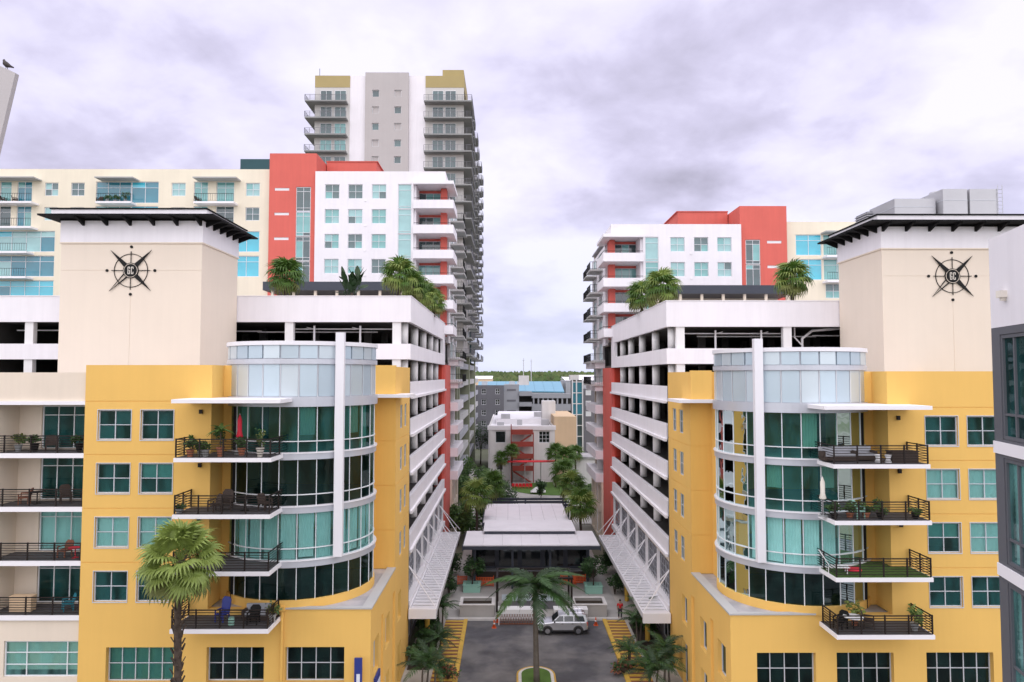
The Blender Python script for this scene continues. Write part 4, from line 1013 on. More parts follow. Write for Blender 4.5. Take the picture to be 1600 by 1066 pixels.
def cone(x, y, z, label):
    t = root('traffic_cone', label, 'traffic cone', (x, y, z), 'traffic cones by the market tables')
    part('base', MB().box(x-.2, x+.2, y-.2, y+.2, z, z+.04), 'orange', t)
    part('body', MB().lathe((x, y, z+.041), [(.16, 0), (.035, .68), (.02, .7)], 14), 'orange', t, True)
    part('stripe', MB().lathe((x, y, z+.041), [(.112, .3), (.09, .42)], 14), 'plastic_white', t, True)
p = gp(772, 981); cone(p.x, p.y, 0, 'orange traffic cone left of the market tables')
p = gp(931, 977); cone(p.x, p.y, 0, 'orange traffic cone just right of the silver car')
p = gp(776, 974); cone(p.x+.1, p.y+.3, 0, 'orange traffic cone close behind the left cone')
for (px, py, w_, lab) in ((757, 917, 1.9, 'orange mesh barrier beside the left green planter'), (888, 914, 1.7, 'orange mesh barrier leaning right of the frame'), (906, 913, 1.2, 'short orange barrier beside the right green planter'), (722, 915, 1.0, 'orange barrier at the left edge of the plaza')):
    p = gp(px, py, .15); t = root('barrier', lab, 'barrier', (p.x, p.y, .15), 'orange barriers on the plaza')
    for dx in (-w_/2, w_/2): part('post', MB().tube((p.x+dx, p.y, .15), (p.x+dx+.05, p.y, 1.35), .035, n=6), 'orange', t)
    nb_ = MB()
    for q in range(6): nb_.box(p.x-w_/2, p.x+w_/2, p.y-.01, p.y+.01, .3+.16*q, .38+.16*q)
    for q in range(8): x = p.x-w_/2+w_*q/7; nb_.box(x-.03, x+.03, p.y-.02, p.y-.011, .3, 1.2)
    part('mesh', nb_, 'orange', t)
for (px, py, lab) in ((737, 926, 'green planter box with a small tree, left of the frame'), (928, 928, 'green planter box with a small tree, right of the frame')):
    p = gp(px, py, .15); planter(p.x-.9, p.x+.9, p.y-.1, p.y+1.5, .75, lab, 'plastic_green')

# ------------------------------------------------------------------ the silver car
def suv():
    c = gp(880, 994); x0, y0 = c.x, c.y+.2
    t = root('parked_car', 'silver four door off-road car with a roof rack', 'car', (x0, y0+.9, 0))
    Lh = 2.27; wd = .9
    prof = [(-2.27, .48), (-2.24, .82), (-2.1, .98), (-1.15, 1.08), (-.95, 1.12), (2.05, 1.12), (2.22, 1.05), (2.27, .55), (2.1, .42), (-2.1, .38)]
    body = MB(); yc = y0+.9
    secs = [(-.9, .93), (-.82, 1.0), (.82, 1.0), (.9, .93)]
    rings = [[(x0+px*k, yc+yy, .4+(pz-.4)*(.94+.06*(k > .95))) for px, pz in prof] for yy, k in secs]
    n = len(prof); o = 0
    for rg in rings: body.v += rg
    for a in range(3):
        for i in range(n): j = (i+1) % n; body.f.append((a*n+i, a*n+j, (a+1)*n+j, (a+1)*n+i))
    body.f.append(tuple(range(n-1, -1, -1))); body.f.append(tuple(range(3*n, 4*n)))
    bd = part('body', body, 'car_paint', t)
    cab = [(-.95, 1.12), (-.35, 1.66), (.2, 1.74), (1.75, 1.76), (2.05, 1.7), (2.2, 1.12)]
    cb = MB(); m = len(cab)
    for yy, k in ((-.80, 1), (-.66, 0), (.66, 0), (.80, 1)):
        pass
    ring_lo = lambda yy, inset: [(x0+px, yc+yy*(1-.16*(pz-1.12)/.64), pz) for px, pz in cab]
    cb.v += ring_lo(-.82, 0)+ring_lo(.82, 0)
    for i in range(m): j = (i+1) % m; cb.f.append((i, j, m+j, m+i))
    cb.f.append(tuple(range(m-1, -1, -1))); cb.f.append(tuple(range(m, 2*m)))
    part('cabin', cb, 'car_paint', t)
    for sgn in (-1, 1):
        for (xa, xb, xc, xd, nm) in ((-.78, .05, .05, -.30, 'side_window'), (.13, .95, .95, .13, 'side_window'), (1.03, 1.98, 1.85, 1.03, 'side_window')):
            f_ = lambda px, pz: (x0+px, yc+sgn*(.82*(1-.16*(pz-1.12)/.64)+.006), pz)
            part(nm, MB().poly([f_(xa, 1.17), f_(xb, 1.17), f_(xc, 1.62), f_(xd, 1.62)]), 'far_black', t)
        for xh in (-.05, .85): part('door_handle', MB().box(x0+xh-.09, x0+xh+.09, yc+sgn*.9, yc+sgn*.93, .98, 1.02), 'car_trim', t)
        part('sill_trim', MB().box(x0-1.0, x0+1.0, yc+sgn*.88, yc+sgn*.95, .36, .46), 'car_trim', t)
        part('mirror', MB().box(x0-.82, x0-.68, yc+sgn*.86, yc+sgn*1.02, 1.14, 1.28), 'car_trim', t)
        part('roof_rail', MB().tube((x0+.1, yc+sgn*.55, 1.84), (x0+1.9, yc+sgn*.55, 1.86), .03, n=6).tube((x0+.15, yc+sgn*.55, 1.72), (x0+.15, yc+sgn*.55, 1.85), .03, n=6).tube((x0+1.8, yc+sgn*.55, 1.72), (x0+1.8, yc+sgn*.55, 1.86), .03, n=6), 'chrome', t)
        for xw_ in (-1.38, 1.38):
            wy = yc+sgn*.8
            wl = part('wheel', MB().extr([(x0+xw_+.37*math.cos(q*PI/12), wy-.12, .37+.37*math.sin(q*PI/12)) for q in range(24)], (0, .25, 0)), 'tyre', t)
            part('rim', MB().extr([(x0+xw_+.22*math.cos(q*PI/8), wy+sgn*.131-(.0 if sgn > 0 else -.01), .37+.22*math.sin(q*PI/8)) for q in range(16)], (0, sgn*.015, 0)), 'chrome', wl)
            part('wheel_arch', MB().extr([(x0+xw_+.47*math.cos(q*PI/12), yc+sgn*.885, .40+.45*math.sin(q*PI/12)) for q in range(13)], (0, sgn*.03, 0)), 'car_trim', t)
        part('headlight', MB().box(x0-2.26, x0-2.05, yc+sgn*.55-.15, yc+sgn*.55+.15, .78, .92), 'light_clear', t)
        part('tail_light', MB().box(x0+2.1, x0+2.25, yc+sgn*.74-.1, yc+sgn*.74+.1, .8, 1.1), 'light_red', t)
    part('windscreen', MB().poly([(x0-.91, yc-.74, 1.16), (x0-.91, yc+.74, 1.16), (x0-.40, yc+.64, 1.62), (x0-.40, yc-.64, 1.62)]), 'far_black', t)
    for xb in (-2.38, 2.2): part('bumper', MB().box(x0+xb, x0+xb+.2, yc-.84, yc+.84, .42, .66), 'car_trim', t)
    rk = MB()
    for q in range(5): rk.tube((x0+.2+.4*q, yc-.55, 1.86), (x0+.2+.4*q, yc+.55, 1.86), .022, n=5)
    part('roof_rack', rk, 'chrome', t)
suv()

# ------------------------------------------------------------------ person in red
def person():
    p = gp(969, 967, .15); x, y = p.x, p.y
    t = root('person', 'person in a red shirt and dark trousers walking beside the hatched strip', 'person', (x, y, .15))
    def skinned(name, vs, es, rad, m, root_i=0):
        me = bpy.data.meshes.new(name); me.from_pydata([Vector(v) for v in vs], es, []); me.materials.append(MT[m])
        o = put(name, me, t)
        md = o.modifiers.new('skin', 'SKIN'); md.use_smooth_shade = True
        for i, r in enumerate(rad): me.skin_vertices[0].data[i].radius = (r, r); me.skin_vertices[0].data[i].use_root = (i == root_i)
        o.modifiers.new('sub', 'SUBSURF').levels = 1; o.modifiers['sub'].render_levels = 1
        return o
    v = [(0, 0, .95), (0, 0, 1.18), (0, 0, 1.42), (0, -.01, 1.53), (0, -.02, 1.62), (0, -.02, 1.75),
         (.10, 0, .90), (.12, -.10, .50), (.11, .02, .09), (.12, -.12, .04), (-.10, 0, .90), (-.12, .06, .50), (-.11, .16, .10), (-.12, .04, .04),
         (.19, 0, 1.40), (.25, .03, 1.13), (.24, -.12, .92), (.235, -.17, .84), (-.19, 0, 1.40), (-.26, .06, 1.13), (-.26, .0, .90), (-.25, -.03, .82)]
    e_ = [(0,1),(1,2),(2,3),(3,4),(4,5),(0,6),(6,7),(7,8),(8,9),(0,10),(10,11),(11,12),(12,13),(2,14),(14,15),(15,16),(16,17),(2,18),(18,19),(19,20),(20,21)]
    r_ = [.14,.135,.13,.055,.09,.085,.095,.07,.045,.04,.095,.07,.045,.04,.065,.05,.035,.03,.065,.05,.035,.03]
    skinned('body', v, e_, r_, 'skin')
    skinned('shirt', [(0,0,.93),(0,0,1.18),(0,0,1.43),(.2,0,1.41),(.255,.03,1.15),(-.2,0,1.41),(-.265,.06,1.15)], [(0,1),(1,2),(2,3),(3,4),(2,5),(5,6)], [.165,.16,.15,.085,.07,.085,.07], 'shirt_red')
    skinned('trousers', [(0,0,.93),(.10,0,.88),(.12,-.10,.50),(.11,.02,.12),(-.10,0,.88),(-.12,.06,.50),(-.11,.16,.13)], [(0,1),(1,2),(2,3),(0,4),(4,5),(5,6)], [.15,.115,.085,.065,.115,.085,.065], 'trousers')
    o = put('hair', MB().lathe((0, .01, 1.66), [(.095, 0), (.105, .06), (.09, .13), (.02, .165)], 14).mesh('hair', 'hair', True), t)
person()

# ------------------------------------------------------------------ plants
def fan_frond(seed, Lp, Lb, n, m, droop):
    rg = random.Random(seed); mb = MB()
    mb.path([(0, 0, 0), (Lp*.5, 0, .05*Lp), (Lp, 0, .0)], [.035, .025, .018], 5)
    for i in range(n):
        t = (i/(n-1)-.5)*R(250); L = Lb*(1-.28*(abs(t)/R(125))**2)*rg.uniform(.9, 1.06)
        d = Vector((math.cos(t), math.sin(t), 0)); sd_ = Vector((-d.y, d.x, 0)); wv = L*.085
        p0 = Vector((Lp, 0, 0)); dr = droop*rg.uniform(.7, 1.4)
        a = p0+d*L*.42+Vector((0, 0, .10*L)); b = p0+d*L*.74+Vector((0, 0, -.10*dr*L)); c = p0+d*L*.93+Vector((0, 0, -.52*dr*L)); f = .05*L
        mb.poly([p0, a-sd_*wv-Vector((0, 0, f)), a]); mb.poly([p0, a, a+sd_*wv-Vector((0, 0, f))])
        mb.poly([a-sd_*wv-Vector((0, 0, f)), b-sd_*wv*.6, b, a]); mb.poly([a, b, b+sd_*wv*.6, a+sd_*wv-Vector((0, 0, f))])
        mb.poly([b-sd_*wv*.55, c, b+sd_*wv*.55])
    return mb.mesh('frond', m)
def feather_frond(seed, L, n, m, droop=1.0, leaf=.55, wl=.032):
    rg = random.Random(seed); mb = MB(); pts = []
    for i in range(9):
        t = i/8; pts.append(Vector((L*(t-.12*t*t*droop), 0, L*(.28*t-.62*droop*t*t))))
    mb.path(pts, [.04*(1-.8*i/8) for i in range(9)], 5)
    for i in range(n):
        t = .12+.88*i/(n-1); k = t*8; j = min(int(k), 7); p = pts[j].lerp(pts[j+1], k-j); dv = (pts[j+1]-pts[j]).normalized()
        l = leaf*L*.42*math.sin(PI*min(1, .25+.8*t))**.6*rg.uniform(.85, 1.1)
        for sg in (-1, 1):
            out = (Vector((0, sg, 0))*.85+dv*.5+Vector((0, 0, .05-.45*rg.random()))).normalized()
            w_ = wl; q = p+out*l*.55; e_ = p+out*l+Vector((0, 0, -.22*l))
            wv = dv*w_
            mb.poly([p-wv*.5, p+wv*.5, q+wv, q-wv]); mb.poly([q-wv, q+wv, e_])
    return mb.mesh('frond', m)
FF = {}
def palm_fan(label, base, h, r, nf=34, lean=(0, 0), mats=('leaf_palm', 'leaf_palm_light', 'leaf_dry'), group='fan palms', trunk_r=.17, seed=0, boots=False, bark='bark', droop=1.0, big=False):
    rg = random.Random(seed); base = Vector(base)
    t = root('fan_palm', label, 'palm', base, group)
    top = base+Vector((lean[0], lean[1], h)); pts = [base.lerp(top, i/10)+Vector((.05*math.sin(i*1.1+seed), .04*math.cos(i*.8), 0)) for i in range(11)]
    pts[0] = base; top = pts[-1]
    tr = part('trunk', MB().path(pts, [trunk_r*(1.25 if i == 0 else 1-.015*i+(.06 if i % 2 else 0)) for i in range(11)], 12), bark, t, True)
    if boots:
        bm_ = MB().extr([(0, -.09, 0), (0, .09, 0), (0, .045, .34), (0, -.045, .34)], (.05, 0, 0)).mesh('leaf_base', 'bark')
        nb = int(h*.75/.13)
        for i in range(nb):
            z = 1-(i/nb)*.72; q = base.lerp(top, z); a = i*2.4
            inst('leaf_base', bm_, t, q+Vector((math.cos(a), math.sin(a), 0))*trunk_r*.9, (0, R(28), a))
    for i in range(nf):
        k = i/nf; el = R(82-(142 if big else 128)*k+rg.uniform(-9, 9)); az = i*2.39996+rg.uniform(-.3, .3)
        mi = 2 if k > .86 else (1 if rg.random() < .42 else 0)
        key = ('fan', round(r, 2), mats[mi], i % 3, droop, big)
        me = cached(key, lambda: fan_frond(i % 3+int(r*10), r*(.5 if big else .52), r*(.5 if big else .62), 23 if big else 17, mats[mi], droop))
        inst('frond', me, t, top+Vector((0, 0, -.2*k)), (rg.uniform(-.25, .25), -el, az))
    return t
def palm_feather(label, base, h, L, nf=16, mats=('leaf_dark',), group='feather palms', trunk_r=.14, seed=0, bark='bark_grey', n=26, crownshaft=False, droop=1.0, stems=1, cat='palm'):
    rg = random.Random(seed); base = Vector(base)
    t = root('feather_palm', label, cat, base, group)
    for s_ in range(stems):
        off = Vector((0, 0, 0)) if stems == 1 else Vector((rg.uniform(-.5, .5), rg.uniform(-.5, .5), 0))
        hh = h*(1 if stems == 1 else rg.uniform(.6, 1.05))
        b0 = base+off; top = b0+Vector((rg.uniform(-.04, .04)*hh*stems, rg.uniform(-.04, .04)*hh*stems, hh))
        pts = [b0.lerp(top, i/8) for i in range(9)]
        part('trunk', MB().path(pts, [trunk_r*(1.3-.5*i/8) for i in range(9)], 10), bark, t, True)
        if crownshaft: part('crownshaft', MB().path([top-Vector((0, 0, .1)), top+Vector((0, 0, .5)), top+Vector((0, 0, 1.0))], [trunk_r*1.0, trunk_r*.85, trunk_r*.4], 10), 'leaf_bush', t, True); top = top+Vector((0, 0, .8))
        for i in range(nf):
            k = i/nf; el = R(78-75*k+rg.uniform(-8, 8)); az = i*2.39996+rg.uniform(-.3, .3)+s_
            m_ = mats[i % len(mats)]
            me = cached(('fea', round(L, 2), m_, i % 2, droop, n), lambda: feather_frond(i % 2+3, L, n, m_, droop, wl=.055 if n > 50 else .036))
            inst('frond', me, t, top, (0, -el*.75, az))
    return t
def leaf_cloud(name, par, c, rad, n, size, mats, rg, clumps=9):
    """a crown of leaf-sized faces gathered in clumps"""
    cl = []
    for i in range(clumps):
        v = Vector((rg.gauss(0, 1), rg.gauss(0, 1), rg.gauss(0, .8))).normalized()*rg.uniform(.35, .85)
        cl.append((Vector((v.x*rad[0], v.y*rad[1], v.z*rad[2])), rg.uniform(.34, .55)))
    mbs = [MB() for _ in mats]
    for i in range(n):
        q, k = rg.choice(cl); v = Vector((rg.gauss(0, 1), rg.gauss(0, 1), rg.gauss(0, 1))).normalized()*(rg.random()**.4)*k
        p = Vector(c)+q+Vector((v.x*rad[0], v.y*rad[1], v.z*rad[2]))
        d = Vector((rg.gauss(0, 1), rg.gauss(0, 1), rg.gauss(-.2, .6))).normalized(); sd_ = d.orthogonal().normalized(); sz = size*rg.uniform(.6, 1.4)
        mbs[rg.randrange(len(mats))].poly([p, p+d*sz*.5+sd_*sz*.3, p+d*sz, p+d*sz*.5-sd_*sz*.3])
    for mb, m in zip(mbs, mats):
        if mb.v: part(name, mb, m, par)
    return cl
def tree(label, base, h, rad, n=2600, size=.3, mats=('leaf_dark', 'leaf_bush'), seed=0, group='broadleaf trees', name='tree', cat='tree', z0=.45):
    rg = random.Random(seed); base = Vector(base); t = root(name, label, cat, base, group)
    c = base+Vector((0, 0, h-rad[2])); cl = leaf_cloud('crown', t, c, rad, n, size, mats, rg)
    tr = MB().path([base, base.lerp(c, .4)+Vector((.08, .05, 0)), c], [.05*h**.7*.7, .05*h**.7*.5, .04], 8)
    for q, k in cl[:6]: tr.path([base.lerp(c, z0), c+q*.5, c+q], [.07, .04, .015], 5)
    part('trunk', tr, 'bark', t, True); return t

# roof deck palms
zd = 28.8+1.09-.2
p = at(447, 440, 64); palm_fan('bushy fan palm on the left garage roof before the red wall', (p.x, 64, zd), 2.6, 1.8, 38, seed=1, group='palms on the garage roofs', mats=('leaf_palm', 'leaf_palm', 'leaf_dry'), droop=1.2)
p = at(624, 430, 64.5); palm_fan('bushy fan palm near the corner of the left garage roof', (p.x, 64.5, zd), 2.7, 1.8, 38, seed=2, group='palms on the garage roofs', mats=('leaf_palm', 'leaf_palm_light', 'leaf_dry'), droop=1.2)
for i, (px, Y_) in enumerate(((652, 68.5), (668, 73), (683, 78))):
    p = at(px, 450, Y_); palm_fan('%s of the three fan palms along the street edge of the left garage roof' % ('nearest', 'middle', 'farthest')[i], (p.x-.4, Y_, zd), 2.2-.3*i, 1.55, 34, seed=3+i, group='palms on the garage roofs', mats=('leaf_palm', 'leaf_palm_light', 'leaf_dry'), droop=1.2)
def paddle_plant(label, base, h, n, seed):
    rg = random.Random(seed); t = root('banana_plant', label, 'plant', base); base = Vector(base)
    def leaf():
        mb = MB(); L = 1.7
        mb.path([(0, 0, 0), (.5, 0, .03), (L*.95, 0, -.02)], [.03, .02, .01], 5)
        for sg in (-1, 1):
            pr = None
            for i in range(7):
                x = .4+1.25*i/6; w_ = .26*math.sin(PI*min(.97, (i+.7)/7))
                cur = (Vector((x, 0, .02-.05*(i/6)**2)), Vector((x+.05, sg*w_, .07-.1*(i/6)**2)))
                if pr: mb.poly([pr[0], cur[0], cur[1], pr[1]])
                pr = cur
        return mb.mesh('leaf', 'leaf_deep')
    lm = leaf()
    part('stem', MB().path([base, base+Vector((0, 0, h*.4))], [.16, .1], 8), 'bark', t)
    for i in range(n):
        a = i*2.4; el = R(rg.uniform(15, 80)); inst('leaf', lm, t, base+Vector((rg.uniform(-.7, .7), rg.uniform(-.3, .3), h*.25+rg.uniform(0, h*.5))), (rg.uniform(-.5, .5), -el, a))
p = at(550, 440, 64); paddle_plant('dark paddle leaved plant between the palms on the left garage roof', (p.x, 64, zd), 2.6, 34, 5)
zd -= .38
p = at(1238, 430, 65); palm_fan('fan palm on the right garage roof before the red wall', (p.x, 65, zd), 2.9, 1.8, 38, seed=8, group='palms on the garage roofs', mats=('leaf_palm', 'leaf_palm_light', 'leaf_dry'), droop=1.2)
p = at(1028, 450, 65); palm_fan('fan palm near the corner of the right garage roof', (p.x+.3, 65, zd), 2.1, 1.8, 38, seed=9, group='palms on the garage roofs', mats=('leaf_palm', 'leaf_palm_light', 'leaf_dry'), droop=1.2)
p = at(990, 465, 72); palm_fan('lower fan palm along the street edge of the right garage roof', (p.x+.8, 72, zd), 2.0, 1.75, 36, seed=10, group='palms on the garage roofs', mats=('leaf_palm', 'leaf_palm_light', 'leaf_dry'), droop=1.2)

# big fan palm before the left building
p = at(277, 905, 37.5); palm_fan('big fan palm with shaggy brown trunk before the left yellow wall', (p.x+.1, 37.5, -.02), 13.7, 2.4, 38, seed=21, group='street palms', mats=('leaf_palm_light', 'leaf_palm_light', 'leaf_dry'), trunk_r=.2, boots=True, droop=.6, big=True)
# king palm on the traffic island
palm_feather('slender feather palm on the traffic island', (2.1, 54.5, .19), 6.3, 3.9, 16, ('leaf_dark', 'leaf_deep'), trunk_r=.19, seed=4, crownshaft=True, n=60, droop=1.7, group='street palms')
# palms in the beds beside the road
k = 0
for (x, y, h, L, st, lab) in ((-5.9, 53.8, 2.2, 2.2, 3, 'clumped palm at the near left road corner'), (-5.6, 59.5, 2.0, 1.9, 3, 'clumped palm halfway along the left hatched strip'), (-6.4, 65.5, 2.3, 2.0, 2, 'clumped palm at the far end of the left hatched strip'),
        (10.2, 52.8, 2.0, 2.3, 3, 'clumped palm at the near right road corner'), (11.3, 62.2, 3.2, 1.9, 2, 'clumped palm under the end of the right canopy'), (12.0, 54.6, 2.2, 2.2, 2, 'clumped palm beside the right yellow wall'), (9.3, 57.2, 1.6, 1.8, 2, 'low clumped palm on the right hatched strip')):
    k += 1; palm_feather(lab, (x, y, .15), h, L, 9, ('leaf_deep', 'leaf_dark'), trunk_r=.07, seed=30+k, stems=st, n=22, group='clumped palms by the road', droop=1.2)
for s in (-1, 1):
    struct('planting_bed_'+('left' if s < 0 else 'right'), MB().box(X(s, 8.7), X(s, 10.5), 57, 67.5, .1, .22), 'mulch')
for i, (px, py, h, col, lab) in enumerate(((700, 1062, 1.2, ('leaf_dark', 'brick_red'), 'reddish shrub at the left road corner'), (975, 1052, 1.2, ('leaf_dark', 'brick_red'), 'reddish shrub at the right road corner'), (668, 985, 1.8, ('leaf_dark', 'leaf_bush'), 'shrub under the left street canopy'), (1015, 985, 1.8, ('leaf_dark', 'leaf_bush'), 'shrub under the right street canopy'))):
    p = gp(px, py, .15); tree(lab, (p.x, p.y, .15), h, (.9, .9, h*.5), 500, .22, col, 50+i, 'shrubs by the road', 'shrub', 'shrub', .1)
for i, (x, y, h, lab) in enumerate(((-7.2, 58.2, 1.5, 'low dark shrub nearest in the left planting bed'), (-7.0, 61.5, 1.9, 'dark shrub in the middle of the left planting bed'), (-7.3, 65.5, 1.4, 'dark shrub at the far end of the left planting bed'), (12.1, 58.4, 1.5, 'low dark shrub nearest in the right planting bed'), (12.0, 65.8, 1.6, 'dark shrub at the far end of the right planting bed'), (-6.3, 76, 2.6, 'tall dark shrub left of the pavilion front'), (11.2, 76.2, 2.6, 'tall dark shrub right of the pavilion front'), (-6.6, 84, 3.0, 'dark shrub left behind the pavilion'), (11.4, 84.5, 3.0, 'dark shrub right behind the pavilion'))):
    tree(lab, (x, y, .15), h, (1.0, 1.2, h*.5), 700, .24, ('leaf_dark', 'leaf_deep'), 150+i, 'dark shrubs along the street', 'shrub', 'shrub', .1)
# small trees in the green planters and dark trees at the plaza
for i, (px, py, lab) in enumerate(((737, 926, 'small dark tree in the left green planter'), (928, 928, 'small dark tree in the right green planter'))):
    p = gp(px, py, .15); tree(lab, (p.x, p.y+.7, .6), 3.6, (1.35, 1.2, 1.5), 1500, .22, ('leaf_deep', 'leaf_dark'), 60+i, 'planter trees')
# palms and trees further down the street (x, y, height, crown)
k = 0
for (px, py, Y_, r, h_, lab) in ((745, 775, 92, 2.3, 0, 'fan palm left of the second pavilion'), (907, 790, 92, 2.3, 0, 'pale fan palm right of the second pavilion'), (783, 718, 150, 1.9, 0, 'tall thin fan palm left of the red stair'), (800, 706, 150, 1.8, 0, 'thin fan palm touching the left of the red stair'), (868, 708, 148, 2.2, 0, 'fan palm right of the red canopy'), (884, 716, 140, 2.4, 0, 'fan palm over the lawn'), (899, 709, 150, 2.0, 0, 'thin fan palm before the tan wall'), (880, 740, 126, 2.6, 0, 'large fan palm right of the lawn'), (893, 760, 110, 2.4, 0, 'fan palm before the right edge of the lawn'), (768, 760, 110, 2.6, 0, 'fan palm left of the pergola')):
    k += 1; q = at(px, py, Y_); palm_fan(lab, (q.x, Y_, .12), q.z, r, 26, seed=70+k, group='fan palms down the street', mats=('leaf_palm', 'leaf_palm_light' if px in (907, 893, 745) else 'leaf_palm', 'leaf_dry'), trunk_r=.17, bark='bark')
for i, (px, py, Y_, h, rad, n, mats_, lab) in enumerate(((722, 735, 118, 9.5, (2.6, 5, 3.6), 4200, ('leaf_dark', 'leaf_bush'), 'tall leafy tree against the left garage'), (735, 752, 104, 6.0, (2.2, 3.5, 2.6), 2600, ('leaf_dark', 'leaf_bush'), 'leafy tree beside the left garage foot'), (788, 745, 122, 5.8, (3.4, 3, 2.4), 3200, ('leaf_deep', 'leaf_dark'), 'dark round tree left of the lawn'), (757, 735, 134, 6.5, (3.2, 4, 2.6), 3000, ('leaf_bush', 'leaf_dark'), 'pale leafy tree before the cream building'), (751, 675, 185, 12, (4, 4, 4), 2400, ('leaf_deep', 'leaf_dark'), 'dark tree left of the cream building'), (845, 745, 135, 3.6, (1.2, 1.2, 1.5), 900, ('leaf_dark', 'leaf_deep'), 'small dark tree on the lawn'), (716, 760, 98, 6.5, (1.9, 4, 2.8), 3000, ('leaf_dark', 'leaf_bush'), 'leafy tree close to the red wall on the left'), (925, 745, 122, 5, (3, 4, 2.2), 2400, ('leaf_bush', 'leaf_dark'), 'leafy tree beside the right garage foot'))):
    q = at(px, py, Y_); tree(lab, (q.x, Y_, .12), h, rad, n, .34, mats_, 90+i, 'trees down the street')
# ------------------------------------------------------------------ far buildings at the end of the street
y0 = 158.0; B = root('cream_building', 'low off-white building with a red outdoor stair at the end of the street', 'building', (5, 175, 0))
k = y0/1110
xa, xb = at(763, 700, y0).x, at(867, 700, y0).x; zr = at(800, 667, y0).z
def wx(a_, b_, c_, d_): return (at(a_, 700, y0).x, at(b_, 700, y0).x, at(800, d_, y0).z, at(800, c_, y0).z)
o1, o2, o3 = wx(774, 790, 674, 692), wx(842, 859, 674, 692), wx(776, 786, 715, 735)
part('wall', wall(PY(y0), xa, xb, 0, zr, [o1, o2, o3], .4), 'offwhite', B)
part('wall', MB().box(xa, xa+.4, y0+.401, 208, 0, zr).box(xb-.4, xb, y0+.401, 208, 0, zr), 'offwhite', B)
part('roof', MB().box(xa+.4, xb-.4, y0+.4, 208, zr-.6, zr-.3), 'roof_white', B)
part('roof_section', MB().box(xa+1.5, xb-.5, 172, 208, zr-.299, zr+.9), 'roof_white', B)
part('cornice', MB().box(xa-.2, xb+.2, y0-.25, y0-.001, zr-.7, zr+.15), 'white_trim', B)
part('cornice', MB().box(xa-.2, xb+.2, y0-.1, y0+.6, zr+.151, zr+.25), 'white_trim', B)
for i in range(3): x = xa+.3+i*3.6; part('pilaster', MB().box(x, x+.5, y0-.18, y0-.001, 0, zr-.701), 'offwhite', B)
for o, c_, r_ in ((o1, 1, 1), (o2, 3, 3), (o3, 1, 1)): window(B, ((o[0]+o[1])/2, y0+.2, (o[2]+o[3])/2), o[1]-o[0]-.02, o[3]-o[2]-.02, c_, r_, 0, 'far_black', 'frame_white', ft=.1)
part('inner', MB().box(xa+.5, xb-.5, y0+1, y0+1.2, 0, zr-.7), 'garage_dark', B)
for i, (px, dy, w_, h_) in enumerate(((782, 6, 1.6, .9), (790, 14, 2.2, 1.1), (812, 10, 1.2, 1.2), (840, 22, 1.8, 1.2), (852, 8, 1.8, 1.4))):
    x = at(px, 660, y0+dy).x; zz_ = zr-.3 if dy < 14 else zr+.9
    part('roof_vent', MB().box(x-w_/2, x+w_/2, y0+dy, y0+dy+w_, zz_, zz_+h_), 'ac_metal', B)
xt0, xt1 = at(847, 630, 172).x, at(868, 630, 172).x; part('roof_tower', MB().box(xt0, xt1, 172.1, 177, zr, at(850, 627, 172).z), 'offwhite', B)
xt = at(901, 700, 160).x; part('tan_wing', MB().box(xb+.01, xt, 160, 185, 0, at(880, 651, 160).z), 'tan_wall', B)
# red stair
xs0, xs1 = at(798, 700, 155).x, at(834, 700, 155).x
RS = part('stair', MB().box(xs0, xs0+.2, 154.6, 154.8, .1, zr+.8).box(xs1-.2, xs1, 154.6, 154.8, .1, zr-1), 'stair_red', B)
for i in range(4):
    z = 2.6+2.6*i; part('landing', MB().box(xs0+.201, xs1-.201, 154.5, y0-.26, z, z+.2), 'stair_red', RS)
    part('guard', MB().box(xs0+.201, xs1-.201, 154.5, 154.56, z+.201, z+1.1), 'stair_red', RS)
    a_, b_ = (xs0+.5, xs1-.5) if i % 2 else (xs1-.5, xs0+.5)
    part('flight', MB().extr([(a_, 154.9, z-2.5), (b_, 154.9, z), (b_, 154.9, z-.3), (a_, 154.9, z-2.8)], (0, 1.1, 0)), 'stair_red', RS)
# red canopy with chairs below
t = root('shade_canopy', 'flat bright red shade canopy before the stair', 'canopy', (5.3, 150, .1))
part('sheet', MB().box(at(793, 717, 150).x, at(868, 717, 150).x, 148.6, 151.6, 5.15, 5.25), 'shirt_red', t)
for px in (797, 820, 845, 865):
    x = at(px, 717, 150).x
    for y in (148.9, 151.2): part('post', MB().tube((x, y, .1), (x, y, 5.149), .06, n=6), 'ac_metal', t)
lab = ('first', 'second', 'third', 'fourth', 'fifth', 'sixth')
for i in range(6):
    x = at(802+5.5*i, 748, 146).x; t = root('red_chair', 'red chair under the red canopy, %s from the left' % lab[i], 'chair', (x, 146.5, .1), 'red chairs on the plaza')
    part('seat', MB().box(x-.3, x+.3, 146.2, 146.8, .5, .58), 'shirt_red', t); part('backrest', MB().box(x-.3, x+.3, 146.81, 146.88, .5, 1.1), 'shirt_red', t)
    for dx in (-.25, .25):
        for dy in (-.25, .25): part('leg', MB().box(x+dx-.03, x+dx+.03, 146.5+dy-.03, 146.5+dy+.03, .1, .499), 'shirt_red', t)
q = gp(841, 771, .16); t = root('white_tent', 'small white peaked tent on the lawn', 'tent', (q.x, q.y, .16))
